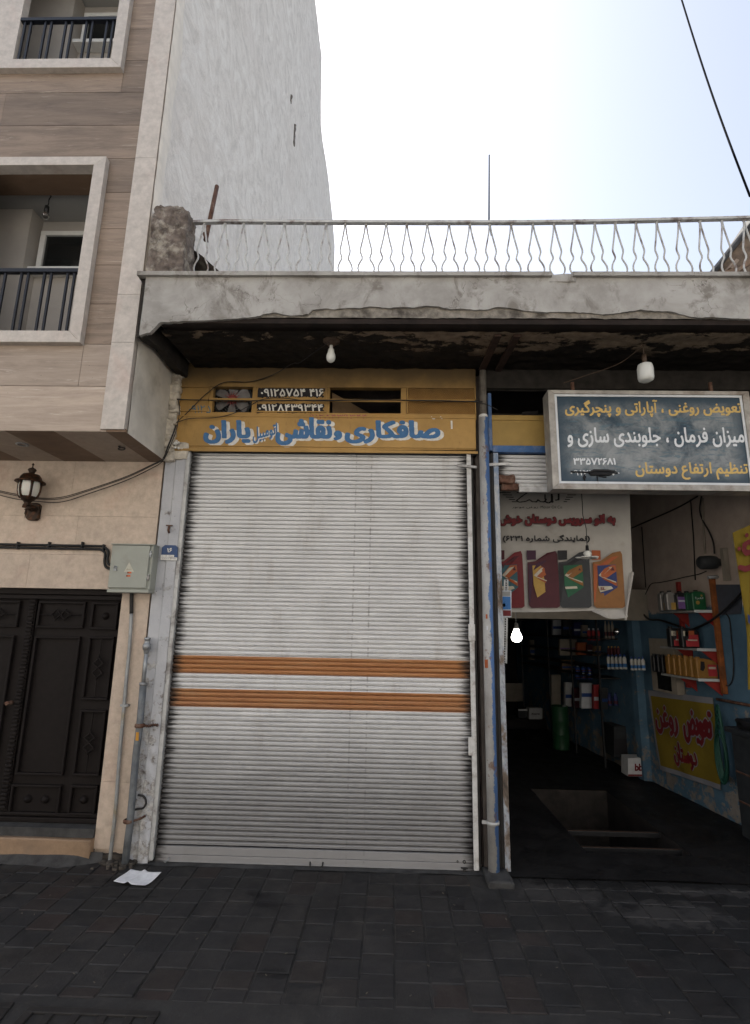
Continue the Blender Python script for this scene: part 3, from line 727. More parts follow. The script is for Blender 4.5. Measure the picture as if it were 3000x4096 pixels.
def twisted(x, z0, z1, vert=True):
    b = MB(); c = (z0+z1)/2; hh = .105
    def bar(a0, a1):
        pts = [((x, .072, a0+(a1-a0)*k/14) if vert else (a0+(a1-a0)*k/14, .072, x)) for k in range(15)]
        b.tube(pts, [.0065 if k % 2 else .0045 for k in range(15)], 6)
    bar(z0, c-hh); bar(c+hh, z1)
    for s in (-1, 1):
        for q in (-1, 1):
            pth = [(0, -hh*s), (q*.008, -hh*.72*s), (q*.048, -hh*.42*s), (q*.006, -.008*s), (0, 0)]
            b.tube([((x+u, .068, c+v) if vert else (c+v, .068, x+u)) for u, v in pth], [.006, .009, .010, .009, .007], 6)
    b.build('twisted_ornament', M['door'], lf)
def panel(px0, px1, pyt, pyb):                              # in zoomed door pixels
    s_ = 500/1007
    a = dp((px0[0])*s_, 2330+pyt*s_); b = dp(px0[1]*s_, 2330+pyb*s_); c = dp(px1[0]*s_, 2330+pyt*s_); d = dp(px1[1]*s_, 2330+pyb*s_)
    x0, x1, z1, z0 = (a.x+b.x)/2, (c.x+d.x)/2, (a.z+c.z)/2, (b.z+d.z)/2
    pframe(x0, x1, z0, z1); return x0, x1, z0, z1
for dx in (0, -1.16):
    sh = dx
    def pn(*a):
        s_ = 500/1007; (l0, l1), (r0, r1), yt, yb = a
        A = dp(l0*s_, 2330+yt*s_); B = dp(l1*s_, 2330+yb*s_); Cc = dp(r0*s_, 2330+yt*s_); D = dp(r1*s_, 2330+yb*s_)
        x0, x1, z1, z0 = (A.x+B.x)/2, (Cc.x+D.x)/2, (A.z+Cc.z)/2, (B.z+D.z)/2
        if dx: x0, x1 = -3.70*1-(x1+3.13)+.0, -3.70-(x0+3.13)+.0
        if dx: x0, x1 = min(x0, x1), max(x0, x1)
        pframe(x0, x1, z0, z1); return x0, x1, z0, z1
    P1 = pn((310, 285), (690, 665), 152, 368); twisted((P1[2]+P1[3])/2, P1[0]+.02, P1[1]-.02, False)
    P2 = pn((742, 715), (955, 935), 160, 380)
    b = MB(); b.lathe([(.036, .0), (.03, -.02), (.016, -.036), (0, -.04)], ((P2[0]+P2[1])/2, .1, (P2[2]+P2[3])/2), (0, 1, 0), 14); b.build('door_stud', M['door'], lf)
    P3 = pn((285, 110), (655, 495), 432, 1555)
    P4 = pn((710, 655), (922, 862), 435, 948); twisted((P4[0]+P4[1])/2, P4[2]+.02, P4[3]-.02)
    P5 = pn((635, 585), (855, 795), 1028, 1560); twisted((P5[0]+P5[1])/2, P5[2]+.02, P5[3]-.02)
    P6 = pn((90, 55), (495, 460), 1630, 1878)
    for q in (.33, .68):
        b = MB(); b.lathe([(.036, .0), (.03, -.02), (.016, -.036), (0, -.04)], (P6[0]+(P6[1]-P6[0])*q, .1, (P6[2]+P6[3])/2), (0, 1, 0), 14); b.build('door_stud', M['door'], lf)
    P7 = pn((560, 540), (785, 760), 1635, 1880)
    b = MB(); b.lathe([(.036, .0), (.03, -.02), (.016, -.036), (0, -.04)], ((P7[0]+P7[1])/2, .1, (P7[2]+P7[3])/2), (0, 1, 0), 14); b.build('door_stud', M['door'], lf)
sx = aty(128, 2420, .06).x
b = MB(); b.box(sx-.035, sx+.035, .075, .1, DZ0+.08, DZ1-.1)
for k in range(54):
    z = DZ0+.1+k*.034; b.lump(sx-.028, sx+.028, .058, .078, z, z+.024, .005, 2, 30, k)
b.build('meeting_stile', M['door'], dr)
p = aty(36, 2812, .06); b = MB(); b.lathe([(.018, .02), (.018, -.01), (.01, -.014), (.01, -.03), (.02, -.035), (.018, -.05), (0, -.052)], (p.x, .075, p.z), (0, 1, 0), 14); b.build('door_knob', M['rust'], dr)

# balconies
def balcony(k, bx0, bx1, bz0, bz1):
    fr = MB(); w_ = .108; f0, f1 = AF-.06, AF+.05
    x1, z0, z1 = bx1+w_, bz0-w_, bz1+.09
    fr.ext([(bx1, f0, bz0), (x1, f0, z0), (x1, f0, z1), (bx1, f0, bz1)], (0, .11, 0))
    fr.ext([(-4.6, f0, z0), (x1-.001, f0, z0), (bx1-.001, f0, bz0), (-4.6, f0, bz0)], (0, .11, 0))
    fr.ext([(-4.6, f0, bz1), (bx1, f0, bz1), (x1, f0, z1), (-4.6, f0, z1)], (0, .11, 0))
    o = fr.build('balcony_frame', M['stone'], apt, bevel=.003)
    pn_ = MB(); pn_.box(-4.6, bx0, f0+.03, f1, bz0+.001, bz1-.001); pn_.build('side_panel', M['stone'], o)
    it = MB()
    it.box(-4.7, bx1+.0, AF+.05, .6, bz0-.1, bz0-.02)                    # floor
    it.box(bx1+.002, bx1+.1, AF+.06, .6, bz0-.02, bz1+.2)               # right cheek
    it.box(-4.7, bx0-.4, AF+.06, .6, bz0-.02, bz1+.2)
    it.box(-4.7, bx1+.1, -.18, .6, bz0-.02, bz1+.3)                       # back wall
    it.box(bx0-.4, bx0+(.03 if k == 0 else .10), -.36, -.18, bz0-.02, bz1+.1)                    # column by the window
    it.build('balcony_wall', M['balconywall'], o)
    lt = MB(); lt.box(-4.7, bx1, AF+.051, AF+.30, bz1, bz1+.06); lt.build('lintel_soffit', M['soffit_dark'], o)
    ce = MB(); ce.box(-4.7, bx1+.1, AF+.30, .6, bz1+.03, bz1+.2); ce.build('balcony_ceiling', M['balconyceil'], o)
    wf = MB(); wx0, wx1, wz0, wz1 = bx0+(.06 if k == 0 else .14), bx1+.02, bz0+1.09, bz1-.125
    wf.box(wx0, wx1, -.235, -.18, wz1-.05, wz1); wf.box(wx0, wx0+.055, -.235, -.18, wz0, wz1-.05); wf.box(wx0-.9, wx1, -.30, -.18, wz0-.045, wz0)
    wo = wf.build('balcony_window', M['whiteupvc'], o, bevel=.004)
    gl = MB(); gl.box(wx0+.055, wx1, -.21, -.20, wz0, wz1-.05); gl.build('window_pane', M['glass'], wo)
    rl = MB(); ry = AF-.012; rz = bz0+.55 if k else bz0+.625
    rl.box(bx0 if k else bx0-.3, bx1, ry-.02, ry+.025, rz-.035, rz); ro = rl.build('balcony_railing', M['railblack'], o)
    pitch = .208
    x = bx1-.055
    while x > bx0-.02:
        for q in (0, -.062):
            if x+q > bx0-.02:
                b = MB(); b.box(x+q-.009, x+q+.009, ry-.008, ry+.010, bz0+.001, rz-.035); b.build('railing_bar', M['railblack'], ro)
        x -= pitch
    return o
for k, a in enumerate(BAL): balcony(k, *a)
# ------------------------------------------------------------------ the low shop building
SF = -.95
shop = thing('shop_building', 'low concrete shop with a stained canopy slab, ochre transom and open workshop bay', 'building', (1, 0, 0))
ragged = [(557,1343),(600,1332),(640,1290),(760,1284),(900,1278),(1020,1268),(1062,1256),(1100,1250),(1150,1262),(1190,1262),(1232,1256),(1250,1240),(1300,1234),(1330,1238),(1400,1231),(1440,1233),(1480,1226),(1560,1233),(1600,1228),(1650,1231),(1700,1224),(1760,1228),(1800,1238),(1850,1236),(1900,1240),(1960,1238),(1985,1227),(2030,1231),(2060,1234),(2100,1244),(2180,1249),(2260,1247),(2340,1251),(2420,1258),(2470,1254),(2560,1240),(2620,1247),(2680,1246),(2740,1262),(2790,1272),(2850,1269),(2920,1274),(3000,1276)]
bot = [aty(x, y, SF-.02) for x, y in ragged]; bot.append(Vector((4.6, SF-.02, bot[-1].z)))
den = []
for a, b in zip(bot[:-1], bot[1:]):
    n = max(1, int((b.x-a.x)/.02))
    for i in range(n):
        p = a.lerp(b, i/n); den.append(Vector((p.x, p.y, p.z+.007*mnoise.noise(Vector((p.x*22, 1, 0)))+.005*mnoise.noise(Vector((p.x*60, 3, 0))))))
den.append(bot[-1])
mb = MB()
n = len(den)
for i in range(n-1):
    a, b = den[i], den[i+1]
    for k in range(14):
        def pt(p, q):
            z = p.z+(4.905-p.z)*q/14; wv = .008*mnoise.noise(Vector((p.x*1.2, 0, z*2)))+.004*mnoise.noise(Vector((p.x*5, 0, z*5)))
            return (p.x, SF-.022+wv, z)
        mb.add([pt(a, k), pt(b, k), pt(b, k+1), pt(a, k+1)], [(0, 1, 2, 3)], True)
    mb.quad((a.x, SF-.022, a.z), (a.x, SF+.01, a.z), (b.x, SF+.01, b.z), (b.x, SF-.022, b.z))
mb.add([(den[0].x, SF-.022, den[0].z), (den[0].x, SF+.01, den[0].z), (den[0].x, SF+.01, 4.905), (den[0].x, SF-.022, 4.905)], [(0, 1, 2, 3)])
mb.build('plaster_fascia', M['concrete'], shop)
mb = MB(); mb.grid(lambda u, v: (-2.0+6.6*u, SF-.004+.012*mnoise.noise(Vector((u*60, 0, v*6)))+.006*mnoise.noise(Vector((u*200, 5, v*16))), 4.535+.36*v), 260, 14)
mb.box(-2.15, 4.6, SF+.02, .3, 4.60, 4.90); mb.build('roof_slab', M['rawconcrete'], shop)
mb = MB(); mb.box(-1.97, 4.6, SF+.004, SF+.14, 4.485, 4.53); mb.build('steel_flange', simple('sooty_rusty_steel', (.022, .015, .012), .5, 9, .9), shop)
mb = MB(); mb.grid(lambda u, v: (-2.0+6.6*u, SF+.08+(.0-SF-.08)*v, 4.458+.09*v+.012*mnoise.noise(Vector((u*40, v*7, 0)))+.008*mnoise.noise(Vector((u*110, v*18, 3)))), 300, 46)
mb.build('canopy_soffit', M['soot'], shop)
# two rusty joists under the slab, just right of the post
mb = MB(); 
for x in (.885, 1.05): mb.ext([(x, SF+.12, 4.44), (x+.06, SF+.12, 4.44), (x+.06, SF+.12, 4.475), (x, SF+.12, 4.475)], (0, .80, .075))
mb.build('ceiling_joist', simple('sooty_joist', (.05, .028, .02), .5, 9, .9, dirt=(.02, .015, .012)), shop)
# wing wall at the left end
mb = MB(); wp = [(-2.155, SF, 4.90), (-2.155, SF, 4.355), (-2.155, -.80, 4.375), (-2.155, -.6, 4.425), (-2.155, -.45, 4.418), (-2.155, -.28, 4.412), (-2.155, 0, 4.435), (-2.155, 0, 4.9)]
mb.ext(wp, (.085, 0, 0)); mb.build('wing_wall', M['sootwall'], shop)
# coping strip with a broken notch
mb = MB()
def cop(x0, x1, seed):
    n_ = max(2, int((x1-x0)/.03)); P = []
    for i in range(n_+1):
        x = x0+(x1-x0)*i/n_; j = .006*mnoise.noise(Vector((x*9, seed, 0)))+.004*mnoise.noise(Vector((x*37, seed, 0)))
        P.append([(x, SF-.055+j*.6, 4.905), (x, SF-.058+j, 4.940+j), (x, SF-.02, 4.956+j*1.3), (x, .2, 4.958)])
    for a, b in zip(P[:-1], P[1:]):
        for k in range(3): mb.add([a[k], b[k], b[k+1], a[k+1]], [(0, 1, 2, 3)])
        mb.quad((a[0][0], SF, 4.905), (b[0][0], SF, 4.905), b[0], a[0])
    mb.add([P[0][0], P[0][1], P[0][2], P[0][3], (x0, .2, 4.9)], [(0, 1, 2, 3, 4)]); mb.add([P[-1][0], P[-1][1], P[-1][2], P[-1][3], (x1, .2, 4.9)], [(4, 3, 2, 1, 0)])
nx0, nx1 = aty(2200, 1110, SF).x, aty(2285, 1110, SF).x
cop(-2.19, nx0, 1); cop(nx1, 4.6, 5)
mb.lump(nx0-.02, nx1+.03, SF-.03, .1, 4.86, 4.935, .012, 5, 9)
mb.build('coping', M['concrete'], shop)
mb = MB(); mb.box(-2.17, 4.6, .2, 8.3, 4.60, 4.90); mb.build('roof_deck', M['cement'], shop)
# rough mortar pier at the left end of the parapet
mb = MB()
T = [(580,1095),(590,1010),(598,930),(618,828),(650,822),(700,828),(725,845),(742,872),(752,900)]
bm_ = MB(); bm_.lump(0, 1, 0, 1, 0, 1, 0, 24, 1)
for v in bm_.v:
    u_, w_, h_ = v.x, v.y, v.z
    ch = max(0, h_-.86)/.14
    x = -2.150+.325*u_+.012*h_*(1-u_); y = -.945+.22*w_+.012*ch*(1-w_); z = 4.92+(.735-.05*max(0, u_-.6)/.4)*h_
    p = Vector((x, y, z)); d = mnoise.noise_vector(p*6)*.010+mnoise.noise_vector(p*19)*.012+mnoise.noise_vector(p*45)*.012
    v.xyz = p+d
mb.v += bm_.v; mb.f += bm_.f; mb.sm += [False]*len(bm_.f)
mb.build('parapet_pier', M['rubble'], shop)
mb = MB()
def wedge(u, v):
    y = -.60+1.5*u; hgt = .72*max(0, 1-u)**1.3+.02; x = -2.2+.80*v*(1-.45*u)
    z = 4.95+hgt*(1-v)**.8+.04*mnoise.noise(Vector((x*6, y*6, 1))); return (x, y, z)
mb.grid(wedge, 20, 20); mb.build('mortar_heap', M['rubble'], shop)
# crumbled mortar where shop meets apartment
mb = MB(); rq = random.Random(5)
for k in range(40):
    z = 3.56+1.0*k/40; x = -2.175+.02*mnoise.noise(Vector((z*6, 0, 0))); s_ = rq.uniform(.02, .05)
    mb.lump(x-s_, x+s_+.02, -.10+rq.uniform(-.02, .02), -.0, z-.03, z+.03, .014, 2, 14, k)
mb.build('mortar_seam', M['mortar'], shop)
# ochre sheet-metal transom over the closed shutter
YT = -.02
xl, xr = -2.14, .852
rows = [4.335, 4.062]                                        # top and bottom of the openings
op = [(-1.79, -1.39), (-.61, .105)]
mb = MB()
mb.box(xl, xr, YT+.004, .04, 4.45, 4.60); mb.box(xl, xr, YT, .04, rows[0]+.052, 4.449); mb.box(xl, xr, YT-.006, .04, rows[0], rows[0]+.05)
mb.box(xl, op[0][0], YT, .04, rows[1], rows[0]-.001); mb.box(op[0][1], op[1][0], YT, .04, rows[1], rows[0]-.001); mb.box(op[1][1], .158, YT, .04, rows[1], rows[0]-.001)
for a, b in op: mb.box(a, b, YT+.004, YT+.02, (rows[0]+rows[1])/2-.012, (rows[0]+rows[1])/2+.016)
mb.box(xl, xr, YT-.002, .04, rows[1]-.055, rows[1]-.001)
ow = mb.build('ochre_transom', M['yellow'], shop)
mb = MB()
def rails(x0, x1):
    zm = (rows[0]+rows[1])/2
    mb.box(x0, x1, YT-.014, YT-.001, rows[0]-.012, rows[0]-.001); mb.box(x0, x1, YT-.014, YT-.001, zm-.010, zm+.010); mb.box(x0, x1, YT-.014, YT-.001, rows[1]+.001, rows[1]+.012)
    mb.box(x0, x0+.012, YT-.0135, YT-.001, rows[1]+.013, rows[0]-.013); mb.box(x1-.012, x1, YT-.0135, YT-.001, rows[1]+.013, rows[0]-.013)
rails(xl+.01, op[0][0]-.04); rails(op[0][1]+.04, op[1][0]-.03); mb.build('transom_trim', M['yellow'], ow)
mb = MB()                                                    # painted expanded mesh at the right
zm = (rows[0]+rows[1])/2
mx0, mx1 = .162, .850
mb.box(mx0, mx1, YT+.010, .02, rows[1], rows[0]-.001)
for k in range(-22, 70):
    for s_ in (1, -1):
        x0 = mx0+k*.018; x1 = x0+s_*.27
        a = Vector((x0, YT+.004, rows[1])); b = Vector((x1, YT+.004, rows[0]))
        t0 = max(0, min(1, ((mx0 if b.x > a.x else mx1)-a.x)/(b.x-a.x))); t1 = max(0, min(1, ((mx1 if b.x > a.x else mx0)-a.x)/(b.x-a.x)))
        if t1-t0 > .03: mb.tube([a.lerp(b, t0), a.lerp(b, t1)], .0022, 4, False)
mb.build('wire_mesh_panel', M['mesh'], ow)
mb = MB(); mb.box(mx0, mx1, YT-.012, YT, zm-.012, zm+.012); mb.box(mx0, mx0+.014, YT-.012, YT, rows[1], zm-.013); mb.box(mx0, mx0+.014, YT-.012, YT, zm+.013, rows[0]); mb.box(mx1-.012, mx1, YT-.012, YT, rows[1], rows[0]); mb.build('mesh_frame', M['yellow'], ow)
# the signwritten panel
sq = Q([(690, 1803), (1905, 1799), (1903, 1662), (706, 1660)], -.05)
sgn = MB(); sgn.ext(sq, (0, .06, 0)); spn = sgn.build('painted_sign_panel', M['yellow'], shop, bevel=.006)
tr = MB(); zb, zt_ = sq[0].z, sq[3].z
tr.box(xl+.03, xr-.02, -.058, -.0515, zt_-.014, zt_-.002); tr.box(xl+.03, xr-.02, -.062, -.0515, zb+.05, zb+.058)
tr.box(xl-.01, xr, -.066, -.0515, zb-.004, zb+.02); tr.build('panel_trim', M['yellow'], spn)
def wq(x0, y0, x1, y1, Y): return Q(rect(x0, y0, x1, y1), Y)
YS = -.0515
words = [('یاران', 811, 1676, 1005, 1780, 5.0, 0), ('نقاشی', 1099, 1664, 1331, 1786, 5.0, 0), ('و', 1332, 1718, 1371, 1766, 4.5, 0), ('صافکاری', 1376, 1677, 1764, 1779, 5.0, 0)]
blu, wht = MB(), MB()
for s, x0, y0, x1, y1, bd, sh in words:
    rs = int((y1-y0)*.9); q = wq(x0, y0, x1, y1, YS)
    m = text_mask(word(s), rs, asp(q), bd, nib=(bd*1.15, bd*.8), slant=.35)
    paint(blu, m, q, .0032, FRONT)
    paint(wht, dilate(m, 1.2, 1.2), Q(rect(x0+13, y0+7, x1+13, y1+7), YS), .0016, FRONT)
q = wq(1008, 1686, 1112, 1780, YS)
dq = [q[0], q[1]-Vector((0, 0, -.07)), q[2]+Vector((0, 0, .0)), q[3]-Vector((0, 0, .055))]
m = text_mask(word('اتومبیل'), 64, asp(dq), 1.7, nib=(1.8, 1.5))
paint(blu, m, dq, .0032, FRONT); dz = Vector((.014, 0, -.008)); paint(wht, m, [p+dz for p in dq], .0016, FRONT)
for pts, wd in (([(1806, 1683), (1807, 1716)], 7), ([(1760, 1668), (1770, 1674)], 7), ([(1724, 1668), (1735, 1676), (1741, 1670)], 6)):
    P = [aty(x, y, YS) for x, y in pts]
    for a, b in zip(P[:-1], P[1:]):
        n_ = Vector((-(b-a).z, 0, (b-a).x)).normalized()*wd*.0012
        wht.quad(a-n_+Vector((0, -.002, 0)), a+n_+Vector((0, -.002, 0)), b+n_+Vector((0, -.002, 0)), b-n_+Vector((0, -.002, 0)))
wht.build('letter_shadow', M['letterwhite'], spn); blu.build('sign_lettering', M['letterblue'], spn)
# telephone numbers sprayed on black
bk, wn = MB(), MB()
def sprayed(px0, py0, px1, py1, s, tx0, ty0, tx1, ty1):
    W, H = 150, 26; rr = np.random.RandomState(len(s)+px0); m = np.zeros((H, W))
    yy, xx = np.mgrid[0:H, 0:W]; e = np.minimum(np.minimum(xx, W-1-xx)/6, np.minimum(yy, H-1-yy)/4)
    nz = blur(blur(rr.rand(H, W))); m = (e+(nz-.5)*4 > .55).astype(float)
    paint(bk, m, wq(px0, py0, px1, py1, YT), .003, FRONT)
    q = wq(tx0, ty0, tx1, ty1, YT); paint(wn, text_mask(s, 36, asp(q), 1.2), q, .005, FRONT)
sprayed(1022, 1547, 1302, 1594, '۰۹۱۲۵۷۵۴ ۴۱۶', 1040, 1552, 1298, 1590)
sprayed(1022, 1611, 1302, 1656, '۰۹۱۲۸۴۳۹۳۴۴', 1031, 1614, 1296, 1652)
bk.build('black_spray_patch', M['chalkblack'], ow); wn.build('phone_number', M['letterwhite'], ow)
g1 = MB(); q = wq(752, 1618, 846, 1656, YT); paint(g1, text_mask('۰۹۱۲۵', 34, asp(q), .9), q, .003, FRONT); g1.build('blue_graffiti', M['graffblue'], ow)
g1 = MB(); q = wq(1225, 1657, 1470, 1676, -.051); paint(g1, text_mask('۰۹۱۲۸۴۳۹۳۴۴', 22, asp(q), .0), q, .003, FRONT); g1.build('pink_graffiti', M['graffpink'], ow)
# what shows through the openings
mb = MB(); mb.box(-2.1, .84, .042, .05, rows[0]+.01, 4.6); mb.box(-2.1, .84, 3.0, 3.1, 0, 4.6); mb.box(-2.12, -2.1, .05, 3.1, 0, 4.6); mb.box(.84, .86, .1, 3.1, 0, 4.6); mb.box(-2.1, .84, .05, 3.1, 4.45, 4.5); mb.box(-2.1, .84, .12, 3.0, -.05, .0)
mb.build('closed_shop_room', simple('lightened_shop_room', (.16, .125, .12), .5, 3, .95, bump=.2), shop)  # wall colour raised to stand in for light inside the room
mb = MB(); a, b, c_, d_ = aty(1328, 1570, .1), aty(1480, 1655, .5), aty(1330, 1660, .1), aty(1480, 1700, .5)
mb.ext([a, b, d_, c_], (.0, .02, .01)); mb.build('leaning_board', M['cardbrown'], shop)
mb = MB(); mb.box(xl, xr, -.01, .06, 3.64, 4.0); mb.build('shutter_housing', M['darkgap'], shop)
# pilaster at the left of the shutter
mb = MB()
A = [aty(x, y, -.03) for x, y in ((508, 3470), (632, 3460), (748, 1809), (656, 1845))]
def pil(u, v):
    z = -.01+3.66*v; x0 = -2.20; x1 = -1.995
    x = x0+(x1-x0)*u; ch = .018*(abs(u-.52) < .06)
    return (x, -.035-.016*(u > .5)+.004*mnoise.noise(Vector((x*8, 3, z*3)))+(.022*mnoise.noise(Vector((x*14, 1, z*9))) if z < .9 and u > .4 else 0)*(1 if 0 < u < 1 else 0), z)
mb.grid(pil, 26, 150)
mb.box(-2.20, -1.996, -.02, .06, 0, 3.655); mb.build('painted_pilaster', M['pilaster'], shop)
mb = MB(); mb.lump(-2.21, -1.98, -.07, .0, 3.56, 3.72, .016, 5, 10, 4); mb.build('pilaster_cap', M['mortar'], shop)
p = aty(677, 2110, -.05); b = MB(); b.tube([p+Vector((-.03, 0, .02)), p+Vector((.035, -.02, .015))], .007, 6); b.tube([p+Vector((0, 0, .02)), p+Vector((.006, -.03, -.03)), p+Vector((.005, -.005, -.05))], .011, 6); b.build('rusty_hook', M['rust'], shop)

# ------------------------------------------------------------------ roller shutters
SX0, SX1 = -1.963, .752; SXC = (SX0+SX1)/2; SHW = (SX1-SX0)/2
Zor = [aty(1300, y, 0).z for y in (2632, 2704, 2766, 2840)]
M['shutter'] = m_shutter('painted_shutter_slats', SHW, 3.6, [(Zor[1], Zor[0]), (Zor[3], Zor[2])])
def curtain(mb, x0, x1, z0, z1, pitch, y):
    prof = [(0, .028), (.13, .030), (.17, .010), (.27, -.001), (.42, -.0045), (.52, -.0005), (.60, -.0045), (.76, -.005), (.87, -.002), (.96, .018)]
    n_ = int(round((z1-z0)/pitch)); pitch = (z1-z0)/n_; nx = 24
    zs = [(z0+(k+f)*pitch, d) for k in range(n_) for f, d in prof]+[(z1, .028)]
    def fn(u, v):
        z, d = zs[int(round(v*(len(zs)-1)))]; x = x0+(x1-x0)*u
        return (x, y+d+.003*mnoise.noise(Vector((x*1.1, 0, z*.8)))+.0018*mnoise.noise(Vector((x*3, 2, round(z/pitch)*1.7))), z)
    mb.grid(fn, nx, len(zs)-1, False)
sh = thing('rolling_shutter', 'closed white slatted rolling shutter with two orange stripes', 'shutter', (SXC, 0, 0))
mb = MB(); curtain(mb, SX0, SX1, .118, 3.66, .0408, .02); mb.build('slat_curtain', M['shutter'], sh)
mb = MB(); mb.box(SX0+.005, SX1-.005, .004, .03, .055, .118); mb.box(SX0+.005, SX1-.005, -.002, .03, .006, .053); mb.box(SX0+.005, SX1-.005, -.008, .03, .0, .0105)
bb = mb.build('bottom_bar', M['shutter'], sh, bevel=.003)
b = MB(); p = aty(1265, 3466, -.01); b.tube([p+Vector((-.055, .012, .03)), p+Vector((-.052, -.012, .008)), p+Vector((-.03, -.02, -.002)), p+Vector((.03, -.02, -.002)), p+Vector((.052, -.012, .008)), p+Vector((.055, .012, .03))], .006, 8); b.build('pull_handle', M['darkgap'], bb)
b = MB(); p = aty(1858, 3450, -.01); b.lathe([(.014, 0), (.014, -.006), (.009, -.007), (.009, .012)], (p.x, .003, p.z), (0, 1, 0), 14); p2 = aty(1831, 3448, -.01); b.lathe([(.008, 0), (.008, -.005), (.004, -.006)], (p2.x, .003, p2.z), (0, 1, 0), 10)
p3 = aty(1857, 3476, -.01); b.tube([p3+Vector((-.03, -.01, .012)), p3+Vector((.03, -.012, .01))], .006, 6); b.lump(p3.x-.012, p3.x+.012, -.03, -.012, p3.z-.03, p3.z+.004, .004, 2, 20); b.build('lock', M['darkgap'], bb)
b = MB(); p = aty(660, 3440, -.01); b.tube([p+Vector((-.01, 0, -.01)), p+Vector((.01, -.012, -.012)), p+Vector((.03, -.012, .008)), p+Vector((.03, 0, .02))], .005, 6); b.build('padlock_loop', M['galv'], bb)
b = MB(); b.box(SX0-.035, SX0+.004, -.045, -.01, .02, 3.655); b.box(SX0-.035, SX0-.005, -.0095, .05, .02, 3.655); b.build('guide_rail', M['rail'], sh, bevel=.003)
b = MB(); b.box(SX1-.004, SX1+.038, -.03, -.004, .01, 3.675); b.box(SX1+.008, SX1+.038, -.0035, .05, .01, 3.675); b.build('guide_rail', M['whitepaint'], sh, bevel=.003)
b = MB(); b.box(SX1+.039, SX1+.062, .0, .05, .01, 3.675); b.build('guide_gap', M['darkgap'], sh)  # solid dark strip stands in for the shaded gap past the guide
for py in (2530, 2985):                                      # brackets on the right guide
    p = aty(1885, py, -.04); b = MB(); b.box(p.x-.025, p.x+.035, -.042, -.031, p.z-.075, p.z+.075); b.build('guide_bracket', M['whitepaint'], sh, bevel=.003)
p = aty(1865, 1860, -.06); b = MB(); b.ext([p+Vector((-.09, 0, .012)), p+Vector((-.09, 0, -.014)), p+Vector((.10, 0, -.03)), p+Vector((.10, 0, -.008))], (0, .02, 0)); b.build('stay_bar', M['rail'], sh)

t = NT('peeled_jamb_paint', .6, spec=.3); f = t.noise(5, 8, .75, .4, (1, 1, .5)); z = t.xyz()[2]
k = t.ramp(t.ma('ADD', f, t.ma('MULTIPLY', t.step(z, 2.4, 3.3), .12)), [(.36, (.05, .04, .034)), (.45, (.17, .13, .10)), (.52, (.30, .33, .37)), (.60, (.46, .46, .45)), (.72, (.20, .26, .36))])
t.col(k).bump(f, .3, .004); M['peeled'] = t.m
RX0, RX1 = 1.052, 3.74; RXC = (RX0+RX1)/2
M['shutter2'] = m_shutter('painted_open_shutter_slats', (RX1-RX0)/2, 4, [])
s2 = thing('rolling_shutter', 'half rolled up white shutter behind the blue signboard, its bottom bar scorched', 'shutter', (RXC, 0, 0))
ZB = aty(2120, 1935, .02).z
mb = MB(); curtain(mb, RX0, RX1, ZB, 3.66, .0408, .02); mb.build('slat_curtain', M['shutter2'], s2)
zq = aty(2120, 1968, 0).z
mb = MB(); mb.box(RX0+.20, RX1, -.004, .03, zq, ZB-.035); mb.box(RX0+.19, RX1, .004, .03, ZB-.033, ZB); mb.build('bottom_bar', M['whitepaint'], s2, bevel=.004)
mb = MB(); p = aty(2015, 1920, .0); mb.lump(p.x-.06, p.x+.10, -.012, .02, p.z-.035, p.z+.045, .02, 4, 12); mb.lump(RX0+.02, RX0+.19, -.006, .03, zq+.02, ZB-.01, .018, 4, 12, 5); mb.build('scorched_corner', M['rust'], s2)
b = MB(); b.box(RX0-.045, RX0+.002, -.03, -.004, .01, 3.66); b.box(RX0-.045, RX0-.02, -.0035, .06, .01, 3.66); b.build('guide_rail', M['peeled'], s2, bevel=.003)
p = aty(1957, 1858, -.045); b = MB(); b.ext([p+Vector((0, 0, -.014)), p+Vector((.195, 0, .000)), p+Vector((.195, 0, .024)), p+Vector((0, 0, .014))], (0, .012, 0)); b.build('stay_bar', M['whitepaint'], s2)

# transom over the workshop bay
mb = MB(); mb.box(.985, 3.9, -.02, .03, 3.735, 4.054); mb.box(.985, 3.9, -.03, -.0205, 4.0, 4.03); tb = mb.build('bay_transom', M['yellow2'], shop)
mb = MB(); mb.box(.965, 1.001, -.040, .02, 3.68, 4.28); mb.box(1.002, 3.9, -.042, .03, 3.665, 3.733); mb.build('blue_frame', M['bluepaint'], tb, bevel=.004)
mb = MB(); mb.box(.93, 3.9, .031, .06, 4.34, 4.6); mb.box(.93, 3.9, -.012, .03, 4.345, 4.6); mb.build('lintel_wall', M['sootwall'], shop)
mb = MB(); mb.box(1.002, 3.9, .9, .95, 3.9, 4.6); mb.box(1.002, 3.9, .06, .95, 3.80, 3.82); mb.build('loft_wall', M['interior'], shop)
mb = MB(); rq = random.Random(9)
for k in range(9):
    a = Vector((1.06+rq.random()*.45, .1+rq.random()*.3, 4.05+rq.random()*.05)); mb.tube([a, a+Vector((rq.uniform(-.1, .2), .02, .06)), a+Vector((rq.uniform(.05, .25), .05, rq.uniform(-.02, .08)))], .008, 5)
mb.lump(1.35, 1.50, .1, .3, 4.0, 4.16, .03, 4, 10); mb.build('loft_clutter', M['darkroom'], shop)
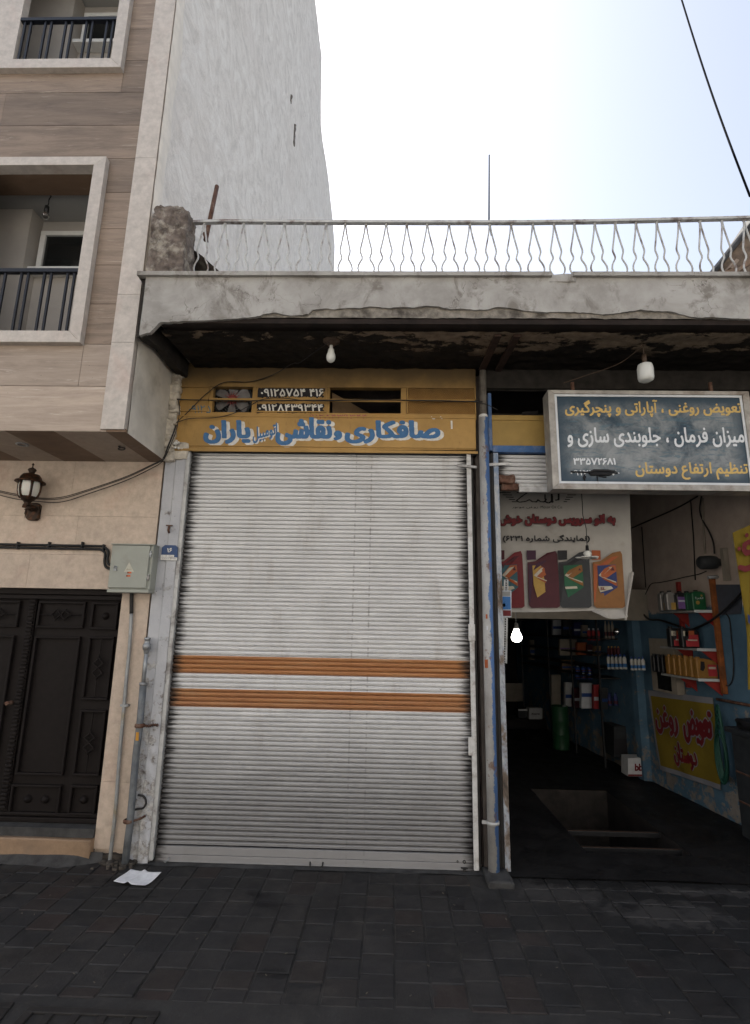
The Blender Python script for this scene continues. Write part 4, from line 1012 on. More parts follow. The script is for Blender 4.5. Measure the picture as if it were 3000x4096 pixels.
# party wall behind the post, workshop room
mb = MB(); mb.box(.845, .965, .05, 8.2, 0, 4.5); mb.build('party_wall', M['interior'], shop)
mb = MB()
def rw(u, v): y = -.0+8.2*u; z = -.02+4.5*v; return (wallx(y)+.01*mnoise.noise(Vector((0, y*2, z*2)))+(.03*max(0, mnoise.noise(Vector((5, y*3, z*4)))) if z < .7 else 0), y, z)
mb.grid(rw, 110, 70); mb.build('workshop_wall', M['shopwall'], shop)
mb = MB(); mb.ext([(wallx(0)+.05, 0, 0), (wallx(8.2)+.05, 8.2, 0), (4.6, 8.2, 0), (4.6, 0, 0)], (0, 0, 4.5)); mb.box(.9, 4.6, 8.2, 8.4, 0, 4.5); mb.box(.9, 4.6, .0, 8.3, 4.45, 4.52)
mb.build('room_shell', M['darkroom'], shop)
z0 = aty(2250, 2476, 2.6).z; z1 = aty(2250, 2440, 2.6).z
mb = MB(); mb.box(.97, wallx(2.6), 2.6, 2.85, z0, z1+.3); mb.box(.97, wallx(3), 2.85, 8.2, z0+.03, z0+.15); mb.build('mezzanine_beam', M['beige'], shop)
mb = MB(); b0 = onwall(2600, 3000); mb.ext([(wallx(b0.y)-.0, b0.y, 0), (wallx(b0.y)-.10, b0.y+.02, 0), (wallx(b0.y+.14)-.10, b0.y+.16, 0), (wallx(b0.y+.14), b0.y+.16, 0)], (0, 0, 2.3)); mb.build('wall_pier', M['shopwall'], shop)

# the round post between the bays
t = NT('flaking_post_paint', .6, spec=.35); X = t.xyz()
nz = t.noise(7, 7, .72); f = t.noise(4, 7, .7, sc3=(1, 1, .5), loc=(4, 4, 1))
k = t.ramp(f, [(.3, (.22, .21, .2)), (.55, (.36, .355, .345)), (.75, (.45, .45, .44))])
bm_ = t.step(t.ma('ADD', X[0], t.ma('MULTIPLY', t.ma('SUBTRACT', nz, .5), .10)), .010, .015)
k = t.mix(t.ma('MULTIPLY', bm_, .95), k, t.ramp(f, [(.3, (.04, .10, .26)), (.7, (.075, .17, .36))]))
k = t.mix(t.ma('MULTIPLY', t.step(t.noise(8, 7, .75, sc3=(1, 1, .7), loc=(8, 8, 8)), .59, .66), .8), k, (.15, .08, .05))
k = t.mix(t.ma('MULTIPLY', t.step(t.noise(5, 6, .75, loc=(1, 9, 3)), .58, .7), .6), k, (.07, .065, .06))
t.col(k).bump(t.noise(20, 6), .5, .006); M['post'] = t.m
PXc = .905
post = thing('steel_post', 'round steel post between the two bays, flaking grey and blue paint', 'post', (PXc, -.075, 0))
zj = aty(1935, 1672, -.075).z
b = MB(); b.tube([(PXc, -.075, .02), (PXc, -.075, 1.5), (PXc+.006, -.075, zj)], .047, 20); b.build('lower_pipe', M['post'], post)
b = MB(); b.tube([(PXc+.006, -.075, zj-.005), (PXc+.012, -.07, 4.5)], .034, 16); b.build('upper_pipe', simple('grimy_pipe', (.15, .135, .115), .5, 6, .7, dirt=(.04, .03, .025), dscale=4, damt=.7), post)
b = MB(); b.lathe([(.036, -.02), (.044, -.015), (.044, .02), (.036, .028)], (PXc+.006, -.075, zj+.005), n=18); b.build('pipe_collar', M['whitepaint'], post)
zc = aty(1950, 3297, -.12).z
b = MB(); b.lathe([(.048, -.012), (.054, -.012), (.054, .012), (.048, .012)], (PXc, -.075, zc), n=20); b.box(PXc-.09, PXc-.05, -.08, -.06, zc-.012, zc+.012); b.build('clamp_band', M['rail'], post)
b = MB(); b.lump(PXc-.085, PXc+.115, -.30, -.02, -.02, .035, .006, 5, 9); b.build('concrete_pad', M['cement'], post)
for (px_, py_, c_, w_, h_) in ((1952, 2466, 'orange2', 16, 16), (1948, 2655, 'orange2', 14, 30), (1953, 2512, 'packwhite', 12, 14)):
    p = aty(px_, py_, -.122); b = MB(); b.ext([(p.x-w_*.0012, p.y, p.z-h_*.0012), (p.x+w_*.0012, p.y+.004, p.z-h_*.0012), (p.x+w_*.0012, p.y+.004, p.z+h_*.0012), (p.x-w_*.0012, p.y, p.z+h_*.0012)], (0, .02, 0)); b.build('sticker_scrap', M[c_], post)
b = MB(); b.box(.962, .985, -.01, .05, .01, 3.66); b.build('bay_gap_shade', M['darkgap'], shop)  # dark strip painted in for the shade of the gap beside the post
b = MB(); b.box(.985, 1.004, -.02, .05, .01, 3.66); b.build('jamb_gap', M['darkgap'], shop)  # second dark strip, carries the same gap shade up to the guide
# ------------------------------------------------------------------ roof railing
RY = -.80
rl = thing('roof_railing', 'white wrought iron railing of wavy bars along the shop roof', 'railing', (0, RY, 4.95))
tops = [(690, 893), (900, 887), (1300, 890), (1700, 891), (2100, 891), (2400, 887), (2700, 880), (3000, 873)]
P = [aty(x, y, RY) for x, y in tops]; P.append(P[-1]+(P[-1]-P[-2])*3)
b = MB()
for a, c in zip(P[:-1], P[1:]): b.ext([a+Vector((0, -.02, -.012)), c+Vector((0, -.02, -.012)), c+Vector((0, -.02, .012)), a+Vector((0, -.02, .012))], (0, .04, 0))
M['railwhite'] = simple('white_railing_paint', (.50, .49, .46), .15, 15, .5, .1, dirt=(.11, .055, .035), dscale=8, damt=.8)
b.build('top_rail', M['railwhite'], rl)
b = MB(); a = aty(722, 1095, RY); c = aty(748, 895, RY); b.tube([a, c], .012, 8); b.build('end_post', M['railwhite'], rl)
ap = [818, 901, 976, 1059, 1139, 1221, 1305, 1381, 1464, 1545, 1627, 1709, 1796, 1879, 1959, 2044, 2131, 2216, 2297, 2378, 2460, 2543, 2626, 2714, 2799, 2887, 2975, 3062, 3145]
rq = random.Random(4)
def leg(s, k, ztop, x, j):
    zz = [(0, .0), (.12, .012), (.24, .025), (.36, .040), (.42, .0475), (.46, .047), (.50, .039), (.54, .032), (.575, .034), (.62, .050), (.67, .063), (.72, .068), (.77, .062), (.815, .045), (.85, .035), (.885, .037), (.93, .043), (1.0, .044)]
    H = ztop-4.94
    return [(x+s*(d*(1+j) if q > 0 else .004)+q*.012, RY+.004*s, ztop-H*q) for q, d in zz]
for i, x in enumerate(ap):
    yp = float(np.interp(x, [t_[0] for t_ in tops], [t_[1] for t_ in tops]))+7
    p = aty(x, yp, RY); j = rq.uniform(-.12, .12); b = MB(); sk = rq.uniform(-.006, .006)
    for s in (-1, 1): b.tube([(q[0]+sk*m_/17, q[1], q[2]) for m_, q in enumerate(leg(s, 0, p.z, p.x, j))], .0078, 6)
    b.lump(p.x-.010, p.x+.010, RY-.008, RY+.008, p.z-.012, p.z+.004, .003, 1, 20)
    b.build('baluster', M['railwhite'], rl)
# things on the roof
rp = thing('rusty_pipe', 'short leaning rusty pipe stub above the roof railing near the plastered wall', 'pipe', tuple(aty(820, 960, -.55)))
a, c = aty(822, 962, -.55), aty(868, 745, -.45)
b = MB(); b.tube([a, c], .021, 12); b.build('pipe_tube', M['rust'], rp)
q1 = aty(815, 935, -.60); b = MB(); b.ext([q1+Vector((-.02, 0, .02)), q1+Vector((.02, 0, .02)), q1+Vector((.035, 0, -.055)), q1+Vector((.012, 0, -.06))], (0, .05, 0)); b.build('bracket', M['rust'], rp)
an = MB(); a, c = aty(1965, 942, -.72), aty(1957, 620, -.70); m_ = aty(1956, 880, -.72); an.tube([a, m_, c], [.006, .008, .006], 8); o = an.build('antenna_rod', M['darkgap'], None, loc=tuple(a))
tag(o, 'thin dark upright rod rising behind the middle of the roof railing', 'rod')
cab = MB(); pp = [aty(2727+(2975-2727)*u+20*math.sin(u*PI)*.2+(8*u*u), 790*u+0, -.6+3*0) for u in np.linspace(-.08, 1, 24)]
pp = []
for k in range(30):
    u = -.12+1.12*k/29; x = 2727+273*u-10*math.sin(u*PI); y = 785*u; pp.append(aty(x, y, .6+1.6*(1-u)))
cab.tube(pp, .013, 8); o = cab.build('overhead_cable', M['skywire'], None, loc=tuple(pp[0])); tag(o, 'thick black overhead cable crossing the sky at the upper right', 'cable')
# neighbour's gable wall beyond the railing
nb = thing('neighbour_roof', 'old brown brick gable with broken tiles behind the railing, right edge', 'roof', (4.2, 1.6, 4.6))
g = [aty(x, y, 1.4) for x, y in ((2850, 1110), (2880, 1075), (2930, 1010), (2975, 955), (3010, 905), (3080, 800))]
b = MB(); poly = g+[Vector((g[-1].x, 1.4, 4.7)), Vector((g[0].x, 1.4, 4.7))]
b.ext(poly, (0, .35, 0)); b.build('gable_wall', M['brick'], nb)
b = MB()
for a, c in zip(g[:-1], g[1:]): b.ext([a+Vector((-.02, -.05, -.01)), c+Vector((-.02, -.05, -.01)), c+Vector((-.035, -.05, .045)), a+Vector((-.035, -.05, .045))], (0, .45, 0))
b.build('gable_coping', M['cement'], nb)
rq = random.Random(8)
for k, (x, y, ang, L) in enumerate(((2950, 1080, .6, .5), (2990, 1050, .7, .6), (2900, 1092, .45, .25), (2935, 1060, .9, .2), (2975, 1095, .1, .3), (2870, 1098, .2, .2))):
    p = aty(x, y, .9+.1*k); d = Vector((math.cos(ang), .1, math.sin(ang))); n_ = Vector((-d.z, 0, d.x))*.02
    b = MB(); b.ext([p-d*L*.3-n_, p+d*L*.6-n_, p+d*L*.6+n_, p-d*L*.3+n_], (0, .22, .03)); b.build('broken_tile', M['tile'], nb)

# ------------------------------------------------------------------ signboard
S0 = Q([(2212, 1963), (3036, 1958), (2993, 1560), (2191, 1563)], -.34)
zlo, zhi = (S0[0].z+S0[1].z)/2, (S0[3].z+S0[2].z)/2; xa, xb = S0[0].x, S0[2].x+.005
sc_ = Vector(((xa+xb)/2, -.34, (zlo+zhi)/2)); W2, H2 = (xb-xa)/2, (zhi-zlo)/2
sb = thing('shop_signboard', 'blue lightbox signboard with yellow and white lettering above the workshop', 'signboard', tuple(sc_))
b = MB(); fw = .062
b.ext([(xa, -.34, zhi), (xb, -.34, zhi), (xb-fw, -.335, zhi-fw*.6), (xa+fw, -.335, zhi-fw*.6)], (0, .14, 0)); b.ext([(xa+fw, -.335, zlo+fw*.9), (xb-fw, -.335, zlo+fw*.9), (xb, -.34, zlo), (xa, -.34, zlo)], (0, .14, 0))
b.ext([(xa, -.3401, zlo), (xa+fw, -.3351, zlo+fw*.9), (xa+fw, -.3351, zhi-fw*.6), (xa, -.3401, zhi)][::-1], (0, .139, 0)); b.ext([(xb, -.3401, zlo), (xb-fw, -.3351, zlo+fw*.9), (xb-fw, -.3351, zhi-fw*.6), (xb, -.3401, zhi)], (0, .139, 0))
b.box(xa+.002, xb-.002, -.19, -.16, zlo+.002, zhi-.002); b.build('sign_frame', M['signframe'], sb, bevel=.004)
ia, ib, il, ih = xa+fw, xb-fw, zlo+fw*.9, zhi-fw*.6
b = MB(); b.box(ia, ib, -.318, -.3, il, ih); fc = b.build('sign_face', M['signface'], sb)
b = MB(); e = .022
b.box(ia, ib, -.328, -.3185, ih-e, ih); b.box(ia, ib, -.328, -.3185, il, il+e); b.box(ia, ia+e, -.328, -.3185, il+e, ih-e); b.box(ib-e, ib, -.328, -.3185, il+e, ih-e); b.build('white_border', M['signwhite'], sb, bevel=.003)
YF = -.318
ye, wh = MB(), MB()
def line(mb, s, x0, y0, x1, y1, bold=2.2, res=50):
    q = Q([(x0[0], y1), (x1[0], y1+(x1[2] if len(x1) > 2 else 0)), (x1[1], y0), (x0[1], y0)], YF)
    letter(mb, s, q, res, bold, .002, FRONT, nib=(bold, bold*.9))
line(ye, visual('تعویض روغنی ، آپاراتی و پنچرگیری'), (2257, 2255), 1596, (2973, 2966), 1672, 1.7, 66)
line(wh, visual('میزان فرمان ، جلوبندی سازی و'), (2267, 2262), 1706, (2985, 2976), 1793, 1.9, 70)
line(ye, visual('تنظیم ارتفاع دوستان'), (2540, 2535), 1846, (2999, 2992), 1922, 1.8, 66)
line(wh, '۳۳۵۷۲۶۸۱', (2291, 2290), 1829, (2466, 2464), 1862, 1.5, 36)
line(wh, '۰۹۱۲۱۰۵۱۰۷۰', (2279, 2278), 1878, (2482, 2480), 1904, .9, 34)
ye.build('yellow_lettering', M['signyellow'], sb); wh.build('white_lettering', M['signletter'], sb)
b = MB()
for i, (ps, wd) in enumerate([([(2283, 1887), (2350, 1889), (2470, 1892)], 7), ([(2355, 1892), (2375, 1882), (2430, 1883), (2462, 1886), (2440, 1898), (2360, 1897)], 12), ([(2340, 1898), (2333, 1910), (2338, 1921), (2342, 1905)], 6), ([(2388, 1898), (2391, 1925), (2394, 1955)], 4), ([(2395, 1904), (2425, 1909)], 6)]):
    pth = [aty(x, y, YF-.006) for x, y in ps]; b.tube(pth, [wd*.0011]*len(pth), 6)
b.build('black_scribble', M['blacktape'], sb)
for px_ in (2290, 2842):
    p = aty(px_, 1548, -.26); b = MB(); b.box(p.x-.014, p.x+.014, -.27, -.25, p.z-.06, p.z+.045); b.build('hanger_bracket', M['rust'], sb)

# ------------------------------------------------------------------ fan in the transom
fx, fz = aty(932, 1600, .06).x, aty(932, 1600, .06).z
fn_ = thing('exhaust_fan', 'exhaust fan with grey blades and a red hub behind the ochre transom', 'fan', (fx, .06, fz))
b = MB(); b.lathe([(.205, .02), (.205, -.03), (.19, -.035), (.19, .02)], (fx, .08, fz), (0, 1, 0), 32); b.build('fan_ring', M['machine'], fn_)
for k in range(6):
    a = k*PI/3+.52; b = MB()
    d = Vector((math.cos(a), 0, math.sin(a))); e_ = Vector((-math.sin(a), 0, math.cos(a)))
    pl = [(.04, -.028), (.10, -.045), (.165, -.058), (.18, -.03), (.18, .03), (.16, .05), (.10, .04), (.04, .025)]
    c0 = Vector((fx, .05, fz)); b.ext([c0+d*r_+e_*s_+Vector((0, -s_*.35, 0)) for r_, s_ in pl], (0, .004, 0)); b.build('fan_blade', simple('dusty_fan_blade', (.19, .18, .175), .35, 9, .7, .1, dirt=(.06, .05, .045), dscale=8), fn_)
b = MB(); b.lathe([(.0, -.03), (.022, -.03), (.04, -.02), (.05, .0), (.05, .03)], (fx, .04, fz), (0, 1, 0), 20); hb = b.build('fan_hub', flat('faded_red_hub', (.22, .05, .045)), fn_)
b = MB()
for k in range(14):
    a = k*2*PI/14; d = Vector((math.cos(a), 0, math.sin(a))); b.tube([Vector((fx, .026, fz))+d*.035, Vector((fx, .024, fz))+d*.088], [.006, .0015], 5)
b.build('hub_ray', flat('hub_red_ray', (.24, .06, .055)), hb)
b = MB()
for r_ in (.075, .10, .125, .15, .175): b.tube([(fx+r_*math.cos(a), .085, fz+r_*math.sin(a)) for a in np.linspace(0, 2*PI, 37)], .003, 5, False)
b.build('wire_guard', M['galv'], fn_)

# ------------------------------------------------------------------ bulbs
def led_bulb(b, c, s, m): 
    b.lathe([(.0, 0), (.013*s, 0), (.014*s, -.03*s), (.022*s, -.035*s), (.025*s, -.06*s), (.034*s, -.085*s), (.036*s, -.105*s), (.03*s, -.128*s), (.016*s, -.142*s), (0, -.145*s)], c, n=20)
zc_ = 4.478
p = atz(1326, 1362, zc_)
t1 = thing('canopy_bulb', 'small white bulb in a round ceiling rose under the sooty canopy', 'light bulb', tuple(p))
b = MB(); b.lathe([(.0, 0), (.075, 0), (.075, -.012), (.05, -.022), (.03, -.024), (.03, -.05), (.0, -.05)], p, n=24); b.build('ceiling_rose', M['brown'], t1)
b = MB(); led_bulb(b, p+Vector((0, 0, -.045)), 1.15, None); b.build('bulb', M['bulb'], t1)
p = atz(2567, 1371, zc_)
t1 = thing('canopy_bulb', 'large white capsule bulb hanging on a wire above the blue signboard', 'light bulb', tuple(p))
pc = aty(2577, 1432, p.y)
b = MB(); b.tube([p, p+Vector((.01, 0, -.04)), pc+Vector((0, 0, .02))], .005, 6); b.lathe([(0, .03), (.018, .03), (.02, -.02), (.014, -.045)], pc, n=12); b.build('lamp_holder', M['brown'], t1)
pb = aty(2579, 1458, p.y)
b = MB(); b.lathe([(.0, .012), (.03, .01), (.058, -.005), (.064, -.03), (.066, -.04), (.066, -.12), (.060, -.145), (.04, -.158), (0, -.162)], pb, n=24); b.build('bulb', M['bulb'], t1)
# bulb in the lower balcony
p = atz(203, 782, 6.13); t1 = thing('balcony_bulb', 'bare clear bulb on a twisted flex inside the lower balcony', 'light bulb', tuple(p))
c0 = aty(187, 838, p.y)
b = MB(); b.tube([p, p+Vector((.004, 0, -.01)), p+Vector((-.012, 0, -.05)), p+Vector((-.008, 0, -.09)), c0+Vector((0, 0, .02))], .005, 6); b.lathe([(0, .04), (.02, .035), (.024, -.025), (.018, -.03)], c0, n=14); b.build('lamp_holder', M['black'], t1)
b = MB(); b.lathe([(.015, 0), (.018, -.012), (.032, -.035), (.034, -.05), (.026, -.068), (0, -.076)], c0+Vector((0, 0, -.028)), n=18); b.build('bulb', M['clearglass'], t1)

# ------------------------------------------------------------------ wall lantern
LY = -.19
lp = aty(110, 1990, LY)
ln = thing('wall_lantern', 'antique bronze wall lantern with white opal panes beside the double door', 'lantern', (lp.x, 0, lp.z))
def L_(x, y): return aty(x, y, LY)
zt = lambda y: aty(112, y, LY).z
cx = lp.x+.005
b = MB(); b.lathe([(.004, zt(1853)), (.012, zt(1858)), (.004, zt(1863)), (.006, zt(1870)), (.03, zt(1875)), (.038, zt(1881)), (.028, zt(1886)), (.024, zt(1893)), (.03, zt(1896)), (.07, zt(1899)), (.088, zt(1909)), (.096, zt(1920)), (.128, zt(1926)), (.13, zt(1931)), (.09, zt(1930))], (cx, LY, 0), n=24); b.build('lantern_cap', M['bronze'], ln)
b = MB(); b.lathe([(.088, zt(1929)), (.092, zt(1945)), (.09, zt(1965)), (.076, zt(1984)), (.062, zt(1990))], (cx, LY, 0), n=24); b.build('opal_glass', M['opal'], ln)
for k in range(6):
    a = k*PI/3+.25; d = Vector((math.cos(a), math.sin(a), 0)); b = MB()
    b.tube([Vector((cx, LY, 0))+d*r_+Vector((0, 0, zt(y_))) for r_, y_ in ((.092, 1929), (.096, 1945), (.094, 1965), (.08, 1984), (.064, 1991))], [.014, .011, .010, .011, .014], 6); b.build('lantern_rib', M['bronze'], ln)
b = MB(); b.lathe([(.07, zt(1985)), (.068, zt(1992)), (.052, zt(2000)), (.035, zt(2006)), (.026, zt(2014)), (.03, zt(2018)), (.012, zt(2024)), (.01, zt(2034)), (.016, zt(2038)), (.008, zt(2042)), (.012, zt(2054)), (.005, zt(2060)), (.001, zt(2074))], (cx, LY, 0), n=20); b.build('lantern_base', M['bronze'], ln)
wp_ = aty(139, 2048, -.03); b = MB()
b.ext([(wp_.x+u*.066, -.022, wp_.z+v*.088) for u, v in ((-.85, .7), (-.5, .98), (.5, .98), (.95, .7), (.95, -.75), (.6, -1), (-.5, -1), (-.9, -.75))], (0, -.045, 0)); b.build('back_plate', M['bronze'], ln, bevel=.008)
b = MB(); zz = zt(2026); b.tube([(cx, LY, zz), (cx+.02, LY+.04, zz-.02), (wp_.x-.02, -.1, wp_.z+.03), (wp_.x, -.05, wp_.z+.05)], [.02, .022, .022, .02], 8); b.tube([(cx-.035, LY-.01, zz+.006), (cx+.06, LY+.05, zz-.008)], [.018, .014], 8); b.build('bracket_arm', M['bronze'], ln)

# ------------------------------------------------------------------ meter box, plates, conduits
e0 = Q([(436, 2357), (592, 2357), (606, 2180), (450, 2180)], -.16)
bx0, bx1, bz0, bz1 = (e0[0].x+e0[3].x)/2, (e0[1].x+e0[2].x)/2+.015, (e0[0].z+e0[1].z)/2, (e0[2].z+e0[3].z)/2
eb = thing('electric_box', 'grey steel electricity meter box with warning sticker beside the shutter', 'electric box', ((bx0+bx1)/2, 0, bz0))
b = MB(); b.box(bx0, bx1, -.15, -.023, bz0, bz1); b.build('box_body', M['boxgrey'], eb, bevel=.004)
b = MB(); b.box(bx0-.012, bx1+.003, -.175, -.024, bz1+.001, bz1+.010); b.build('rain_cap', M['boxgrey'], eb)
b = MB(); b.box(bx0-.006, bx1-.002, -.168, -.024, bz0-.03, bz0-.001); b.build('box_base', M['boxgrey'], eb, bevel=.003)
dx1 = bx1-.028
b = MB(); b.box(bx0-.002, dx1, -.172, -.151, bz0+.012, bz1-.006); bd = b.build('box_door', M['boxgrey'], eb, bevel=.004)
for py in (2216, 2310):
    p = aty(590, py, -.165); b = MB(); b.box(dx1+.002, dx1+.016, -.166, -.1505, p.z-.03, p.z+.03); b.box(dx1-.004, dx1+.022, -.170, -.1665, p.z-.012, p.z+.012); b.build('hinge', M['galv'], eb, bevel=.002)
p = aty(462, 2272, -.175); b = MB(); b.lathe([(.015, 0), (.015, -.012), (.008, -.014), (.006, -.006)], (p.x, -.172, p.z+.006), (0, 1, 0), 14); b.box(p.x-.012, p.x+.012, -.184, -.1725, p.z-.025, p.z-.008); b.build('box_lock', M['galv'], bd)
q = Q([(496, 2288), (536, 2288), (517, 2249)], -.1725)
b = MB(); b.add([v+Vector((0, -.0012, 0)) for v in q], [(0, 1, 2)]); b.build('warning_triangle', flat('pale_sticker', (.46, .44, .36)), bd)
b = MB(); letter(b, word('خطر'), Q(rect(500, 2270, 532, 2284), -.1725), 20, .5, .0015, FRONT); b.build('sticker_print', flat('faint_print', (.28, .26, .2)), bd)
for (x0, y0, x1, y1) in ((509, 2287, 526, 2294), (505, 2300, 522, 2307)):
    b = MB(); b.add([v+Vector((0, -.0014, 0)) for v in Q(rect(x0, y0, x1, y1), -.1725)], [(0, 1, 2, 3)]); so_ = b.build('orange_sticker', flat('orange_sticker_ink', (.55, .12, .04)), bd)
    b = MB(); b.add([v+Vector((0, -.002, 0)) for v in Q(rect(x0+1, y0+1, x0+5, y1-1), -.1725)], [(0, 1, 2, 3)]); b.build('sticker_mark', M['black_ink'], so_)
hp = thing('house_number_plate', 'blue enamel house number plate on the silver painted pilaster', 'number plate', tuple(aty(678, 2212, -.06)))
q = Q([(643, 2240), (710, 2242), (711, 2190), (702, 2181), (660, 2180), (648, 2190)], -.062); b = MB(); b.ext(q, (0, .006, 0)); b.build('plate', M['plateblue'], hp)
b = MB(); b.add([v+Vector((0, -.0012, 0)) for v in Q([(643, 2240), (709, 2242), (710, 2230), (643, 2229)], -.062)], [(0, 1, 2, 3)]); b.add([v+Vector((0, -.0012, 0)) for v in Q([(643, 2228), (696, 2228), (697, 2220), (644, 2219)], -.062)], [(0, 1, 2, 3)]); ws = b.build('white_strip', M['letterwhite'], hp)
b = MB(); letter(b, '۱۶', Q(rect(667, 2190, 691, 2212), -.062), 30, 1.3, .0015, FRONT); b.build('plate_number', M['letterwhite'], hp)
b = MB(); letter(b, '۲۰-۵-۱۲۰۰', Q(rect(647, 2220, 692, 2227), -.062), 16, .3, .002, FRONT); letter(b, '۱۱۸۸۷-۹۶۱۱۳', Q(rect(647, 2231, 706, 2239), -.062), 16, .3, .002, FRONT); b.build('small_print', M['navy'], ws)

def cable(name, label, pts, r, m, cat='cable', group=None, n=8):
    b = MB(); b.tube(pts, r, n); o = b.build(name, m, None, loc=tuple(pts[0])); return tag(o, label, cat, group)
def smooth(ps, n=6):
    ps = [Vector(p) for p in ps]; out = []
    for i in range(len(ps)-1):
        p0, p1, p2, p3 = ps[max(i-1, 0)], ps[i], ps[i+1], ps[min(i+2, len(ps)-1)]
        for k in range(n):
            t_ = k/n; out.append(.5*((2*p1)+(p2-p0)*t_+(2*p0-5*p1+4*p2-p3)*t_*t_+(3*p1-p0-3*p2+p3)*t_**3))
    return out+[ps[-1]]
cab1 = smooth([aty(x, y, -.045) for x, y in ((-420, 2168), (0, 2177), (200, 2181), (380, 2184), (415, 2188), (432, 2205), (430, 2235), (434, 2255), (452, 2263))])
cab2 = smooth([aty(x, y, -.045) for x, y in ((-420, 2180), (0, 2189), (200, 2193), (375, 2196), (405, 2199), (420, 2213), (418, 2245), (424, 2268), (444, 2277))])
cable('supply_cable', 'upper of two black supply cables running along the tiles to the meter box', cab1, .012, M['black'], group='black supply cables')
cable('supply_cable', 'lower of two black supply cables running along the tiles to the meter box', cab2, .012, M['black'], group='black supply cables')
for px_ in (70, 195, 328, 413):
    p = aty(px_, 2182 if px_ < 400 else 2192, -.05); b = MB(); b.box(p.x-.006, p.x+.006, -.06, -.022, p.z-.035, p.z+.035); o = b.build('cable_clip', M['black'], None, loc=tuple(p))
    tag(o, {70: 'black cable clip straight below the wall lantern, left of the others', 195: 'black cable clip holding both supply cables just right of the lantern', 328: 'black cable clip midway between the lantern and the meter box', 413: 'black cable clip where the two cables bend down beside the meter box'}[px_], 'cable clip', 'clips on the supply cables')
cd = thing('steel_conduit', 'thin galvanised conduit dropping from the meter box to the ground', 'conduit', tuple(aty(440, 3460, -.05)))
pts = smooth([aty(x, y, -.05) for x, y in ((527, 2362), (526, 2400), (525, 2470), (517, 2600), (505, 2724), (496, 2830), (478, 3026), (462, 3240), (437, 3462))])
k_ = int(len(pts)*.26)
b = MB(); b.tube(pts[:k_], .017, 10); b.build('black_sleeve', M['darkgap'], cd)
b = MB(); b.tube(pts[k_-1:], .0155, 10); b.build('conduit_tube', simple('yellowed_galvanised', (.30, .31, .31), .3, 7, .5, .4, dirt=(.26, .19, .06), dscale=2.2, damt=.75), cd)
p = aty(497, 2822, -.06); b = MB(); b.box(p.x-.035, p.x+.035, -.066, -.022, p.z-.010, p.z+.010); b.build('pipe_clip', M['galv'], cd)
gp = thing('gas_pipe', 'blue grey standpipe with a coupling and yellow tag chained to the pilaster', 'pipe', tuple(aty(500, 3478, -.12)))
GY = -.10
b = MB(); b.tube([aty(x, y, GY) for x, y in ((497, 3480), (520, 3293), (545, 3010), (560, 2890), (573, 2735))], .030, 14); b.build('lower_pipe', simple('blue_grey_pipe', (.155, .165, .172), .45, 8, .55, .2, dirt=(.09, .11, .14), dscale=3, damt=.8), gp)
b = MB(); b.tube([aty(x, y, GY) for x, y in ((573, 2740), (586, 2605))], .017, 12); b.lathe([(.031, -.012), (.034, -.01), (.034, .01), (.018, .014)], aty(573, 2735, GY), n=16); b.build('upper_pipe', M['galv'], gp)
c0 = aty(588, 2582, GY); b = MB(); b.lathe([(.018, -.075), (.024, -.06), (.024, -.045), (.036, -.035), (.04, -.005), (.036, .012), (.026, .018), (.026, .05), (.03, .052), (.03, .07), (0, .07)], c0, n=8); b.build('coupling', M['galv'], gp)
c0 = aty(559, 2902, GY); b = MB(); b.lathe([(.032, -.018), (.042, -.012), (.042, .012), (.032, .018)], c0, n=14)
for k in range(7):
    b.lathe([(.006, -.008), (.014, 0), (.006, .008)], c0+Vector((.04+.017*k, .005+.004*k, -.004*math.sin(k))), (1, 0, 0) if k % 2 else (0, 1, 0), 8)
b.build('chain_clamp', M['rust'], gp)
c0 = aty(514, 3284, GY); b = MB(); b.lathe([(.032, -.016), (.043, -.01), (.043, .01), (.032, .016)], c0, n=14); b.tube([c0+Vector((.035, 0, 0)), c0+Vector((.09, .03, .012)), c0+Vector((.12, .05, .03))], .009, 6); b.build('lower_clamp', M['rust'], gp)
q = Q([(541, 2962), (553, 2963), (555, 2930), (544, 2929)], GY-.034); b = MB(); b.ext(q, (0, .006, 0)); tg = b.build('yellow_tag', flat('tag_yellow', (.5, .24, .03)), gp)
b = MB(); letter(b, word('گاز'), Q(rect(544, 2938, 553, 2956), GY-.034), 18, .5, .0015, FRONT); b.build('tag_print', M['black_ink'], tg)
hk = smooth([aty(x, y, -.07) for x, y in ((552, 3180), (572, 3184), (582, 3197), (583, 3215), (572, 3232), (552, 3236), (535, 3240))])
cable('iron_hook', 'bent iron handle hooked on the pilaster foot behind the standpipe', hk, .009, M['darkgap'], 'hook')
